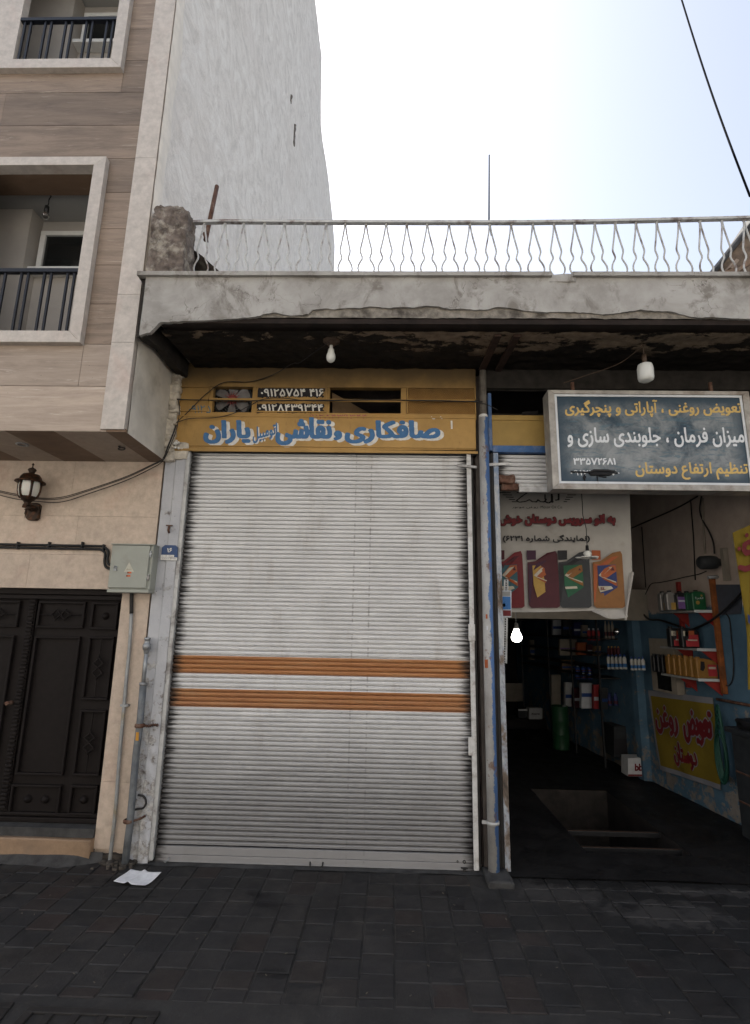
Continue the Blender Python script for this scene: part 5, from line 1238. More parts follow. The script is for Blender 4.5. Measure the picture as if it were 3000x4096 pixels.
# loose wires
for k, (dy, lab) in enumerate(((0, 'uppermost of the three thin wires sagging past the lantern'), (7, 'middle of the three thin wires sagging past the lantern'), (24, 'lowest of the three thin wires sagging past the lantern'))):
    ps = [(-60, 1950+dy*.6), (60, 1976+dy*.8), (160, 1992+dy*.6), (250, 1988+dy*.8), (363, 1955+dy*.7), (500, 1908+dy*.65), (600, 1862+dy*.6), (650, 1835+dy*.4)]
    tail = [(672, 1782), (690, 1738), (703, 1700)] if k < 2 else [(674, 1785), (696, 1730), (706, 1690), (712, 1640), (708, 1600)]
    pts = [aty(x, y, -.09 if i < 6 else -.12) for i, (x, y) in enumerate(ps)]+[aty(x+k*3, y, -.16) for x, y in tail]
    cable('slack_wire', lab, smooth(pts), .0042, M['wire'], 'wire', 'three slack wires', 6)
for k, (ps, lab) in enumerate([
    ([(704, 1598), (800, 1600), (1000, 1603), (1280, 1601), (1500, 1599), (1700, 1603), (1930, 1606)], 'dark wire stretched straight across the ochre transom in front of the fan'),
    ([(706, 1690), (760, 1674), (860, 1670), (930, 1655), (1000, 1622), (1050, 1598), (1130, 1592), (1250, 1604), (1500, 1600), (1800, 1603), (1925, 1612), (1990, 1640)], 'wire looping up in front of the fan and on along the transom'),
    ([(706, 1690), (760, 1640), (820, 1580), (895, 1530), (1000, 1527), (1090, 1500), (1170, 1455), (1200, 1450), (1270, 1400), (1318, 1368)], 'dark wire climbing from the corner to the small canopy bulb'),
    ([(2255, 1532), (2350, 1500), (2460, 1462), (2520, 1425), (2565, 1385)], 'thin tan wire slanting up to the large capsule bulb')]):
    n_ = len(ps)
    if k == 2: pts = [aty(x, y, -.05 if i < 6 else -.05-.68*(i-5)/(n_-6)) for i, (x, y) in enumerate(ps)]
    elif k == 3: pts = [aty(x, y, -.25-.45*i/(n_-1)) for i, (x, y) in enumerate(ps)]
    else: pts = [aty(x, y, -.085-.002*k if x < 1900 else -.125) for x, y in ps]
    cable('transom_wire', lab, smooth(pts), .0058 if k == 0 else .0042, M['wire'] if k != 3 else M['brown'], 'wire', None, 6)
b = MB(); rq = random.Random(2)
for k in range(10):
    c = aty(702, 1780, -.11)+Vector((rq.uniform(-.02, .03), rq.uniform(-.02, .02), rq.uniform(-.03, .05)))
    b.lathe([(.0, -.012), (.012, -.01), (.014, .004), (0, .012)], c, (rq.random(), rq.random(), rq.random()), 7)
b.build('wire_knot', M['letterwhite'], shop)
# sheet of paper on the pavement
pc_ = [atz(x, y, .012) for x, y in ((453, 3530), (581, 3547), (646, 3495), (523, 3479))]
def pap(u, v):
    a = pc_[0].lerp(pc_[1], u); c = pc_[3].lerp(pc_[2], u); p = a.lerp(c, v)
    fold = .016*math.exp(-((u-.45)/.07)**2)+.010*(2*u-1)**2+.006*(2*v-1)**2+.004*math.sin(v*5+u*3)
    return (p.x, p.y, .006+fold)
b = MB(); b.grid(pap, 26, 18); o = b.build('paper_sheet', M['paper'], None, loc=tuple(pc_[0])); tag(o, 'crumpled white paper sheet lying on the dark pavement', 'paper')
so2 = o.modifiers.new('thickness', 'SOLIDIFY'); so2.thickness = .0006
# soil and crumbs gathered at the foot of the wall
b = MB(); rq = random.Random(21)
for k in range(90):
    c = atz(min(rq.gauss(462, 38), 545), rq.gauss(3456, 10), .0); s_ = rq.uniform(.006, .022)
    b.lump(c.x-s_, c.x+s_, c.y-s_, c.y+s_, -.004, s_*1.1, s_*.35, 2, 40, k)
b.lump(-2.50, -2.21, -.035, .06, -.02, .05, .015, 9, 9, 3)
lt = MB()
for k in range(46):
    c = Vector((rq.uniform(-2.6, 2.6), rq.uniform(-1.68, -.12), .008)); a = rq.uniform(0, 3); L = rq.uniform(.003, .009)
    d_ = Vector((math.cos(a), math.sin(a), .1))*L; e_ = Vector((-math.sin(a), math.cos(a), 0))*L*.35
    lt.ext([c-d_-e_, c+d_-e_, c+d_+e_, c-d_+e_], (0, 0, .002))
tag(lt.build('litter', simple('pale_litter', (.11, .095, .075), .5, 3, .9, bump=0)), 'tiny pale twigs and litter specks scattered over the pavement', 'litter', None, 'stuff')
tag(b.build('debris', M['dirt']), 'loose soil and crumbs heaped at the foot of the two pipes', 'debris', None, 'stuff')
# ------------------------------------------------------------------ inside the workshop
BY = .6
def bn(x, y, off=0.0):
    p = aty(x, y, BY); r = .010*math.sin(p.x*9+p.z*2)+.006*math.sin(p.x*23+1)+.01*mnoise.noise(Vector((p.x*3, 0, p.z*3)))
    return Vector((p.x, p.y+r-off, p.z))
ba = thing('oil_banner', 'dingy white oil banner with red Persian lettering and four printed jugs in the bay', 'banner', tuple(aty(2250, 2200, BY)))
def bsurf(u, v):
    x = 1968+(2515+22*(1-v)*(1 if v > .25 else v*4)-1968)*u; y = 1940+(2446+10*math.sin(u*6)*.3-1940)*(1-v)
    x -= 14*max(0, .3-v)*(u > .8)*u; return bn(x, y)
b = MB(); b.grid(bsurf, 70, 60); bo = b.build('banner_cloth', M['bannerwhite'], ba)
b = MB()
def flap(u, v):                                              # the loose lower corner
    x = 2365+(2508-2365)*u; yb = 2446+(36*math.sin(min(u/.75, 1)*PI/2)); y = 2440+(yb-2440)*v-(14*u*u*v)
    p = bn(x, y); p.y -= .03*v*math.sin(u*9)+.02*v; return p
b.grid(flap, 24, 8); b.build('loose_corner', M['bannerwhite'], ba)
b = MB()
def fold(u, v):
    x = 2518-26*v+(14-4*v)*u; y = 2290+190*v; p = bn(x, y); p.y -= .03+.02*math.sin(u*PI); return p
b.grid(fold, 6, 14); b.build('hem_fold', M['bannerwhite'], ba)
def poly(mb, pts, off): mb.add([bn(x, y, off) for x, y in pts][::-1], [list(range(len(pts)))])
def bquad(x0, y0, x1, y1): return [aty(x, y, BY-.026) for x, y in rect(x0, y0, x1, y1)]
b1, b2, b3 = MB(), MB(), MB()
tm = visual('به اتو سرویس دوستان خوش'); q = bquad(1992, 2052, 2466, 2108)
m = text_mask(tm, 44, asp(q), 2.6, nib=(2.8, 2.4)); paint(b1, m, q, .004, FRONT); paint(b3, dilate(m, 1.6, 1.6), q, .001, FRONT)
b1.build('red_lettering', M['red'], ba); b3.build('letter_outline', M['black_ink'], ba)
s = '('+'۶۲۳۱'+' '+word('شماره')+' '+word('نمایندگی')+')'
q = bquad(2008, 2136, 2362, 2174); letter(b2, s, q, 38, 1.5, .004, FRONT)
q = bquad(2045, 2021, 2153, 2037); letter(b2, visual('روغن موتور'), q, 22, .5, .004, FRONT)
q = bquad(2160, 2021, 2253, 2036); letter(b2, 'Motor Oil Co.', q, 22, .2, .004, FRONT)
lg = strokes_mask([([(.30, .9), (.42, .95), (.55, .93)], 3), ([(.46, .95), (.36, .55), (.29, .22), (.33, .1), (.42, .16), (.48, .32), (.52, .14), (.58, .12), (.6, .3), (.64, .14), (.69, .12), (.72, .35)], 3.2), ([(.70, .75), (.71, .15)], 3), ([(.72, .1), (.76, .02), (.80, .2), (.80, .5)], 4), ([(.80, .75), (.81, .1)], 4.5), ([(.90, .95), (.90, .3), (.86, .28)], 4)], 150, 40)
paint(b2, lg, bquad(1985, 1966, 2262, 2014), .004, FRONT)
for s_ in (0, 1):
    for k in range(5):
        y = 1972+k*9; xa = (1996+k*12) if not s_ else (2312-k*12); xb = (2040+k*6) if not s_ else (2270-k*5)
        poly(b2, [(min(xa, xb), y), (max(xa, xb), y), (max(xa, xb), y+3.2), (min(xa, xb), y+3.2)], .030)
b2.build('black_print', M['black_ink'], ba)
jugs = [(1984, 2098, 'red', 'maroon', 'teal', 'orange2'), (2104, 2240, 'maroon', 'purple', 'gold', 'orange2'), (2228, 2364, 'graphite', 'black_ink', 'green', 'orange'), (2362, 2500, 'orange', 'orange2', 'navy', 'orange2')]
for i, (x0, x1, c1, c2, lc, sw) in enumerate(jugs):
    X = lambda u: x0+(x1-x0)*u
    Y = lambda v: 2205+(2432-2205)*v
    def part(nm, pts, mt, off, par=None):
        mb = MB(); poly(mb, [(X(u), Y(v)) for u, v in pts], off); return mb.build(nm, M[mt], par or ba)
    L0 = .0 if i else .0
    ji = part('printed_jug', [(.02, .2), (.25, .18), (.62, .03), (.85, .0), (.90, .06), (.94, .5), (.98, .97), (.9, 1), (.14, 1), (.06, .95), (.03, .6)], c1, .028)
    part('jug_shade', [(.05, .23), (.24, .24), (.6, .10), (.8, .09), (.55, .2), (.2, .34), (.1, .9), (.06, .9)], c2, .0302, ji)
    part('jug_cap', [(.0 if i else .0, -.01), (.27, -.01), (.27, .15), (.01, .16)], c2 if i != 3 else 'orange2', .0306, ji)
    lb = part('jug_label', [(.16, .26), (.70, .24), (.745, .64), (.30, .82), (.19, .6)], lc, .0325, ji)
    part('label_swoosh', [(.20, .42), (.45, .26), (.69, .25), (.71, .36), (.42, .48), (.72, .55), (.73, .62), (.35, .5)], sw, .0345, lb)
    part('label_flash', [(.19, .43), (.42, .30), (.6, .28), (.28, .45), (.7, .54), (.7, .56), (.3, .47)], 'cream', .0358, lb)
    part('label_triangle', [(.55, .345), (.66, .345), (.605, .275)], 'maroon', .0362, lb)
    if i in (0, 3): part('label_band', [(.18, .62), (.56, .62), (.62, .66), (.24, .73)], 'cream', .0362, lb)
    if i == 3:
        mb = MB(); letter(mb, 'SL', [aty(x, y, BY-.046) for x, y in rect(2400, 2347, 2424, 2362)], 26, 1.2, .002, FRONT); mb.build('label_letters', M['red'], lb)
    if i == 2: part('label_band', [(.2, .63), (.55, .62), (.6, .66), (.22, .67)], 'cream', .0362, lb)
    if i == 2: part('jug_gleam', [(.60, .78), (.72, .72), (.78, .99), (.55, .99)], 'beige', .0302, ji)
# perforated strip of hanging packets
dp_ = thing('display_strip', 'perforated metal hanging strip with blue packets at the workshop doorway', 'display strip', tuple(aty(2020, 2320, .14)))
b = MB(); q = Q([(2008, 2648), (2028, 2654), (2034, 2318), (2016, 2318)], .14); b.ext(q, (0, .006, 0)); so1 = b.build('metal_strip', M['galv'], dp_)
b = MB()
for k in range(34):
    c = (q[3].lerp(q[0], (k+.5)/34)).lerp(q[2].lerp(q[1], (k+.5)/34), .5); b.quad(*[c+Vector((a*.006, -.0015, e*.008)) for a, e in ((-1, -1), (1, -1), (1, 1), (-1, 1))])
b.build('punched_hole', M['black_ink'], so1)
def packet(x0, y0, x1, y1, bands):
    b = MB(); q = Q(rect(x0, y0, x1, y1), .12); b.ext(q, (0, .02, 0)); o = b.build('hanging_packet', M['packwhite'], dp_, bevel=.004)
    for v0, v1, u0, u1, mm in bands:
        b = MB(); b.quad(*[Vector((q[0].x+(q[1].x-q[0].x)*u, .1175, q[0].z+(q[3].z-q[0].z)*v)) for u, v in ((u0, v0), (u1, v0), (u1, v1), (u0, v1))]); b.build('packet_print', M[mm], o)
packet(1988, 2362, 2046, 2470, [(.3, .78, .03, .97, 'skyblue'), (.06, .27, .03, .97, 'red'), (.80, .97, .03, .97, 'shelfgrey'), (.4, .52, .18, .6, 'packwhite')])
packet(1993, 2514, 2014, 2628, [(.35, .7, .1, .9, 'skyblue'), (.05, .14, .2, .8, 'navy')])
# hanging lamp in front of the banner and the lit bulb
p0 = aty(2325, 1960, .3); t1 = thing('petal_lamp', 'white petal shaped bulb hanging on a long wire before the oil banner', 'light bulb', tuple(p0))
c0 = aty(2349, 2200, .3)
b = MB(); b.tube([p0, aty(2329, 2010, .3), aty(2331, 2060, .3), aty(2345, 2115, .3), c0], .004, 6); b.lathe([(0, .05), (.014, .045), (.016, .0), (.02, -.012)], c0, n=12); b.build('lamp_holder', M['black'], t1)
b = MB(); b.lathe([(.018, 0), (.035, -.015), (.04, -.03), (.03, -.045), (.034, -.065), (.02, -.08), (0, -.082)], c0+Vector((0, 0, -.008)), n=18); bl_ = b.build('bulb', M['bulb'], t1)
for k in range(5):
    a = k*2*PI/5+.3; c = c0+Vector((.075*math.cos(a), .075*math.sin(a), -.075)); b = MB()
    b.lathe([(0, .008), (.03, .006), (.042, 0), (.03, -.008), (0, -.010)], c, n=14); b.build('lamp_petal', M['bulb'], bl_)
p0 = aty(2062, 2440, 1.6); c0 = aty(2065, 2508, 1.6); t1 = thing('lit_bulb', 'glowing white bulb hanging in the dark workshop doorway below the banner', 'light bulb', tuple(p0))
b = MB(); b.tube([p0+Vector((0, 0, .4)), c0], .005, 6); b.lathe([(.0, .05), (.022, .045), (.028, .0), (.028, -.03)], c0, n=14); b.build('lamp_holder', M['shelfgrey'], t1)
b = MB(); b.lathe([(.027, 0), (.032, -.025), (.05, -.06), (.062, -.09), (.062, -.115), (.045, -.145), (.02, -.155), (0, -.157)], c0+Vector((0, 0, -.02)), n=22); b.build('bulb', M['lit'], t1)
# wall shelf with oil containers
yn = onwall(2862, 2450).y
sh_ = thing('wall_shelf', 'three tier red and grey wall shelf on an orange upright in the workshop', 'shelf', tuple(onwall(2862, 2760)))
SH = []
for (xn0, xn1, yn_, xf, yf_) in ((2778, 2848, 2449, 2628, 2461), (2790, 2862, 2603, 2640, 2603), (2795, 2870, 2724, 2645, 2712)):
    a = aty(xn0, yn_, yn); d = wallx(yn)-a.x; f_ = onwall(xf, yf_, d); z = a.z
    yf2 = f_.y; th = .022
    b = MB(); b.ext([(a.x, yn, z), (wallx(yn), yn, z), (wallx(yf2), yf2, z), (wallx(yf2)-d, yf2, z)], (0, 0, th)); o = b.build('shelf_board', M['shelfgrey'], sh_, bevel=.004)
    b = MB(); b.box(a.x-.006, wallx(yn)+.0, yn-.012, yn-.001, z-.004, z+th+.006); b.build('end_cap', M['shelfend'], o, bevel=.004)
    for yy in (yn+.03, yf2-.25):
        b = MB(); b.ext([(wallx(yy)-d*.75, yy, z-.002), (wallx(yy), yy, z-.002), (wallx(yy), yy, z-.16)], (0, .012, 0)); b.build('shelf_bracket', M['shelfred'], o)
    SH.append((a.x, yn, z+th, d, yf2))
b = MB(); za, zb_ = onwall(2850, 2312).z, onwall(2885, 2772).z
b.ext([(wallx(yn)-.05, yn-.07, zb_), (wallx(yn)-.0, yn-.07, zb_), (wallx(yn)-.0, yn-.02, zb_), (wallx(yn)-.05, yn-.02, zb_)], (0, 0, za-zb_)); b.build('upright', M['postorange'], sh_, bevel=.003)
yb = (yn+SH[0][4])/2+.2; b = MB(); b.box(wallx(yb)-.04, wallx(yb), yb, yb+.05, zb_, za); b.build('upright', M['shelfred'], sh_)
def jug(name, label, x, y, z, w_, d_, h, m, lab=None, cap='jugblack', group=None, handle=True, cat='oil jug'):
    t = thing(name, label, cat, (x, y, z), group)
    b = MB(); pr_ = [(-.5, 0), (.5, 0), (.5, .74), (.42, .82), (.10, .90), (-.14, .93), (-.2, .93), (-.5, .9)] if handle else [(-.5, 0), (.5, 0), (.5, .84), (.2, .93), (-.2, .93), (-.5, .84)]
    b.ext([(x+u*w_, y-d_/2, z+.001+v*h) for u, v in pr_], (0, d_, 0)); bd_ = b.build('jug_body', m, t, bevel=.012)
    b = MB(); cx_ = x-.34*w_ if handle else x; b.lathe([(.022, .90*h), (.024, .91*h), (.024, h), (0, h)], (cx_, y, z), n=14); b.build('cap', M[cap], t)
    if handle:
        b = MB(); b.ext([(x+u*w_, y-d_/2-.001, z+v*h) for u, v in ((-.36, .40), (-.22, .34), (-.12, .5), (-.12, .78), (-.3, .8))], (0, -.002, 0)); b.build('handle_hole', M['black_ink'], bd_)
    if lab:
        for k, (mm, u0, v0, u1, v1) in enumerate(lab):
            b = MB(); b.box(x+u0*w_, x+u1*w_, y-d_/2-.002-.001*k, y-d_/2-.0005, z+v0*h, z+v1*h); b.build('jug_label', M[mm], bd_)
    return t
def on_shelf(k, px_, yoff):                                  # centre x on shelf k from a photo column at depth yn+yoff
    return aty(px_, 2600, yn+yoff).x
x0, y0, z0, d, yf2 = SH[2]
ordn = ['nearest, with the pink label', 'second', 'third', 'fourth', 'fifth', 'sixth and deepest']
for k in range(6):
    y = y0+.08+k*.105; x = wallx(y)-d*.48
    jug('oil_jug', ('amber oil jug with a pink label, nearest of the row on the lowest shelf' if k == 0 else ordn[k]+' amber oil jug from the doorway on the lowest shelf'), x, y, z0, d*.86, .085, .235, M['jugorange'], [('labelred', .02, .12, .44, .66), ('cream', .06, .45, .40, .55)] if k == 0 else None, 'jugorange', 'amber oil jugs on the lowest shelf')
for k in range(3):
    y = y0+.76+k*.09; jug('oil_jug', ['slim black oil jug right behind the amber jugs', 'middle slim black oil jug behind the amber jugs', 'deepest slim black oil jug behind the amber jugs'][k], wallx(y)-d*.5, y, z0, d*.7, .07, .225, M['jugblack'], None, 'jugblack', 'black oil jugs on the lowest shelf')
x0, y0, z0, d, yf2 = SH[1]
for k, px_ in enumerate((2760, 2712)):
    y = y0+.16+k*.16; x = on_shelf(1, px_, .16+k*.16)
    jug('oil_jug', ['black oil jug with a large red label, in front on the middle shelf', 'black oil jug with a red label standing behind another on the middle shelf'][k], x, y, z0, .20, .09, .245, M['jugblack'], [('labelred', -.3, .08, .42, .62), ('cream', -.42, .55, -.15, .78), ('orange2', -.12, .62, .2, .80), ('cream', -.2, .34, .34, .40)], 'jugblack', 'black and red oil jugs')
x0, y0, z0, d, yf2 = SH[0]
tn = jug('oil_tin', 'green oil tin with white Persian lettering on the top shelf', on_shelf(0, 2806, .1), y0+.1, z0, .155, .12, .235, M['tingreen'], None, 'jugblack', None, False, 'tin')
xx, yy_, zz_ = tn.location; bd_ = tn.children[0]
b = MB(); letter(b, word('تترا'), [Vector((xx+u*.155, yy_-.0615, zz_+v*.235)) for u, v in ((-.30, .52), (.34, .52), (.34, .68), (-.30, .68))], 30, 1.4, .001, FRONT); b.build('tin_lettering', M['packwhite'], bd_)
b = MB(); b.lathe([(0, -.003), (.022, -.002)], (xx-.02, yy_-.061, zz_+.09), (0, 1, 0), 16); b.lathe([(0, -.003), (.012, -.002)], (xx+.03, yy_-.061, zz_+.17), (0, 1, 0), 12); b.build('tin_print', M['gold'], bd_)
jug('oil_tin', 'narrow dark green tin beside the green tin on the top shelf', on_shelf(0, 2768, .2), y0+.2, z0, .075, .11, .23, M['green'], None, 'jugblack', None, False, 'tin')
jug('oil_bottle', 'black oil bottle with a violet label on the top shelf', on_shelf(0, 2742, .2), y0+.22, z0, .11, .08, .23, M['jugblack'], [('labelviolet', -.38, .1, .38, .7), ('packwhite', -.34, .45, .34, .53)], 'jugblack', None, False, 'bottle')
for k, px_ in enumerate((2698, 2668)):
    jug('oil_bottle', ['silver grey oil bottle next to the violet labelled one on the top shelf', 'silver grey oil bottle at the far end of the top shelf'][k], on_shelf(0, px_, .25+k*.13), y0+.25+k*.13, z0, .11-.02*k, .08, .235, M['jugsilver'], [('gold', -.1, .05, .4, .4), ('graphite', .25, .4, .5, .8)], 'jugblack', 'silver oil bottles', False, 'bottle')
# yellow cloth sign on the wall
cq = [onwall(x, y, .025) for x, y in ((2643, 3078), (2888, 3160), (2852, 2791), (2595, 2761))]
cs = thing('yellow_cloth_sign', 'yellow cloth sign with red Persian lettering nailed low on the workshop wall', 'cloth sign', tuple(cq[3]))
nw = (cq[1]-cq[0]).cross(cq[3]-cq[0]).normalized()
if nw.x > 0: nw = -nw
def cb(u, v, off=0.0):
    p = (cq[0].lerp(cq[1], u)).lerp(cq[3].lerp(cq[2], u), v); return p+nw*(off+.006+.006*math.sin(u*14+v*3)+.008*mnoise.noise(Vector((u*4, v*4, 0)))*(1-abs(2*v-1)*.4))
b = MB(); b.grid(lambda u, v: cb(u, v), 40, 30); b.build('cloth', M['clothyellow'], cs)
b = MB(); b.grid(lambda u, v: cb(u, .93+.07*v, .003), 40, 3); b.grid(lambda u, v: cb(u, .055*v, .003), 40, 3); b.grid(lambda u, v: cb(.03*u, v, .003), 3, 30); b.build('white_border', M['clothwhite'], cs)
rd, wo_ = MB(), MB()
for s, u0, u1, v0, v1, bd in (('تعویض', .52, .99, .40, .87, 2.2), ('روغن', .05, .48, .44, .85, 2.2), ('دوستان', .30, .70, .10, .42, 2.0)):
    q = [cb(u, v, .008) for u, v in ((u0, v0), (u1, v0), (u1, v1), (u0, v1))]
    m = text_mask(word(s), 60, asp(q), bd); paint(rd, m, q, .006, nw); paint(wo_, dilate(m, 2.2, 2.2), q, .003, nw)
rd.build('red_lettering', M['red'], cs); wo_.build('letter_outline', M['clothwhite'], cs)
# yellow banner hanging at the right edge
yb_ = thing('yellow_banner', 'tall yellow hanging banner with red script at the right edge', 'banner', tuple(aty(2960, 2120, .35)))
def yb2(u, v):
    yl = 2132+(2760-2132)*v; xl_ = float(np.interp(yl, [2132, 2290, 2480, 2560, 2760], [2930, 2952, 2980, 2988, 2992])); xr_ = 3130
    x = xl_+(xr_-xl_)*u; y = yl-(70*(1-v))*(x-2930)/110*.75; p = aty(x, y, .35); p.y += .02*math.sin(u*16); return p
b = MB(); b.grid(yb2, 24, 40); b.build('cloth', M['clothyellow'], yb_)
b = MB()
q_ = [aty(x, y, .322) for x, y in ((2946, 2300), (3092, 2300), (3092, 2120), (2946, 2135))]
paint(b, strokes_mask([([(.28, .5), (.2, .58), (.22, .72), (.34, .78), (.42, .74)], 11), ([(.26, .54), (.40, .52), (.48, .40), (.44, .32)], 12), ([(.10, .18), (.24, .14), (.5, .2), (.7, .3)], [12, 14, 14, 12]), ([(.28, .93), (.285, .95)], 9), ([(.07, .62), (.075, .64)], 9), ([(.62, .85), (.64, .3)], 12), ([(.8, .6), (.95, .4), (.85, .2)], 12)], 90, 100), q_, .002, FRONT)
b.build('red_lettering', M['red'], yb_)
b = MB(); b.add([aty(x, y, .322) for x, y in ((2990, 2455), (3010, 2470), (3010, 2505), (2993, 2490))][::-1], [(0, 1, 2, 3)]); b.build('navy_print', M['navy'], yb_)
# fittings on the right wall
def wl(ps, off): return [onwall(x, y, off) for x, y in ps]
cable('wall_cable', 'thick cable slanting up the workshop wall beside the white banner', smooth(wl([(2528, 2112), (2600, 2080), (2680, 2045), (2740, 2015), (2790, 1985)], .02), 4), .010, M['wire'])
cable('black_hose', 'black air hose sagging across the wall under the top shelf', smooth(wl([(2555, 2400), (2560, 2430), (2575, 2458), (2600, 2478), (2640, 2481), (2700, 2500), (2760, 2518), (2830, 2490), (2880, 2455), (2930, 2410), (2975, 2360)], .06), 5), .014, M['black'], 'hose')
cable('wall_cable', 'zigzag black cable running over the top shelf to the motor', smooth(wl([(2560, 2425), (2585, 2370), (2605, 2336), (2640, 2330), (2700, 2318), (2740, 2308), (2790, 2298), (2825, 2285)], .02), 4), .006, M['wire'])
cable('wall_cable', 'thin cable hanging in a loop on the blue wall right of the shelf', smooth(wl([(2903, 2455), (2918, 2480), (2926, 2560), (2934, 2650), (2930, 2715), (2915, 2742), (2895, 2735), (2880, 2700)], .02), 5), .006, M['wire'])
cable('wall_cable', 'black cable dropping from the lintel to the motor on the wall', smooth(wl([(2806, 1985), (2799, 2035), (2808, 2075), (2838, 2130), (2853, 2170), (2858, 2215)], .02), 5), .009, M['wire'])
cable('wall_conduit', 'pale upright conduit above the motor on the brown wall', wl([(2810, 1992), (2813, 2090), (2820, 2215)], .015), .011, M['beige'], 'conduit')
cable('wall_conduit', 'thin dark upright conduit left of the pale one on the brown wall', wl([(2762, 1998), (2774, 2150), (2781, 2320)], .012), .007, M['wire'], 'conduit')
cable('wall_conduit', 'thin dark upright wire close behind the hanging white banner', wl([(2567, 2108), (2575, 2230), (2583, 2350)], .012), .006, M['wire'], 'conduit')
cable('wall_bar', 'dark horizontal bar fixed to the blue wall beside the yellow cloth sign', wl([(2868, 2797), (3040, 2829)], .05), .016, M['rust'], 'bar')
p = onwall(2838, 2250, .16); mt = thing('wall_motor', 'round grey electric motor bracketed high on the workshop wall', 'motor', tuple(p))
b = MB(); b.lathe([(0, -.12), (.06, -.12), (.075, -.10), (.078, .02), (.07, .07), (.05, .09), (.03, .16), (0, .16)], p, (1, .1, .05), 20); b.build('motor_body', M['machine'], mt)
q_ = onwall(2902, 2250, .03); b = MB(); b.box(q_.x-.03, q_.x+.02, q_.y-.03, q_.y+.03, q_.z-.2, q_.z+.16); b.build('mounting_plate', M['beige'], mt)
p = onwall(2850, 2310, .06); b = MB(); b.tube([p+Vector((-.05, 0, 0)), p+Vector((.07, 0, .008))], .02, 10); b.build('valve', M['galv'], mt)
b = MB(); q = wl([(2860, 2462), (2962, 2455), (2965, 2338), (2852, 2338)], .012); b.ext(q, (.012, 0, 0)); o = b.build('slate_board', flat('slate_blue', (.05, .055, .07)), None, loc=tuple(q[0])); tag(o, 'dark slate board fixed on the wall right of the green tin', 'board')
a = onwall(2612, 2760, .10); c = onwall(2690, 2557, .10); t1 = thing('meter_cabinet', 'beige meter cabinet on the blue wall behind the shelf', 'cabinet', tuple(a))
b = MB(); b.ext([Vector((a.x, a.y, a.z)), Vector((c.x, c.y, a.z)), Vector((c.x, c.y, c.z)), Vector((a.x, a.y, c.z))], (.09, 0, 0)); b.build('cabinet_body', M['beige'], t1)
b = MB(); n1 = Vector((a.x-.004, a.y, 0)).lerp(Vector((c.x-.004, c.y, 0)), .25); n2 = Vector((a.x-.004, a.y, 0)).lerp(Vector((c.x-.004, c.y, 0)), .8)
b.ext([(n1.x, n1.y, a.z+.03), (n2.x, n2.y, a.z+.03), (n2.x, n2.y, a.z+.25), (n1.x, n1.y, a.z+.25)], (.006, 0, 0)); b.build('cabinet_window', M['glass'], t1)
# steel bench and hose coil, lower right
p = atz(2980, 3330, .0); yb0 = .25
bt = thing('work_bench', 'dark steel work bench against the right wall, cut off by the edge', 'bench', (3.5, .7, 0))
zt2 = aty(2930, 2900, .9).z
b = MB(); b.box(3.44, 3.80, .1, .84, zt2-.05, zt2); b.build('bench_top', M['machine'], bt, bevel=.006)
b = MB(); b.box(3.48, 3.78, .14, .80, .06, zt2-.06); b.build('bench_cabinet', M['machine'], bt, bevel=.006)
for k in (.33, .62):
    b = MB(); b.box(3.472, 3.4795, .16, .78, .06+(zt2-.12)*k, .075+(zt2-.12)*k); b.build('drawer_gap', M['rust'], bt)
b = MB(); b.lump(3.5, 3.75, .2, .75, zt2+.002, zt2+.09, .03, 6, 9); b.build('oily_rags', M['black'], bt)
hc = MB(); c = onwall(2884, 2960, .12)
for k in range(7):
    ph = k*.5; hc.tube([c+Vector((-.015*k*.3+.01*math.sin(k*3), (.05+.008*k)*math.cos(a_)-.02*k*.2, .36*math.sin(a_)*(1-.05*k)-.03*k)) for a_ in np.linspace(0, 2*PI, 26)], .011, 6, False)
o = hc.build('hose_coil', M['hose'], None, loc=tuple(c)); tag(o, 'coiled green hose hanging between the yellow cloth sign and bench', 'hose')

# deep inside: racks, bottles, boxes (dim)
OFF = .28
def scale_at(p): return (p-CAM).dot(_f)/F_PX
rk = thing('storage_rack', 'dark storage rack of goods along the rear of the workshop wall', 'rack', (3.0, 4.4, 0))
for py in (2556, 2620, 2680, 2722):
    z = onwall(2470, py, OFF).z
    b = MB(); y_a, y_b = 3.45, 6.9; b.ext([(wallx(y_a)-OFF-.06, y_a, z-.022), (wallx(y_a)-.01, y_a, z-.022), (wallx(y_b)-.01, y_b, z-.022), (wallx(y_b)-OFF-.06, y_b, z-.022)], (0, 0, .02)); b.build('shelf_board', M['darkgap'], rk)
for y in (3.45, 4.4, 5.4, 6.85):
    b = MB(); b.box(wallx(y)-OFF-.055, wallx(y)-OFF-.03, y, y+.025, .02, 3.1); b.build('rack_post', M['black'], rk)
def bottle(label, cx_, by, wpx, hpx, m, cap, group, off=OFF, cat='bottle', name='oil_bottle'):
    p = onwall(cx_, by, off); s_ = scale_at(p); r = wpx*s_/2; h = hpx*s_
    t = thing(name, label, cat, tuple(p), group)
    b = MB(); b.lathe([(0, .001), (r*.95, .001), (r, h*.04), (r, h*.72), (r*.6, h*.82), (r*.42, h*.86)], p, n=12); b.build('bottle_body', M[m], t)
    b = MB(); b.lathe([(r*.48, h*.84), (r*.48, h), (0, h)], p, n=12); b.build('cap', M[cap], t)
    b = MB(); b.lathe([(r*1.01, h*.15), (r*1.01, h*.38)], p, n=12); b.build('bottle_label', M['skyblue' if cap == 'capblue' else 'maroon'], t)
for k in range(5): bottle('blue capped white bottle, %s of the left row on the rear rack' % ['leftmost', 'second', 'middle one', 'fourth', 'rightmost'][k], 2437+k*16, 2677, 15, 58, 'bottlewhite', 'capblue', 'white bottles on the rear rack')
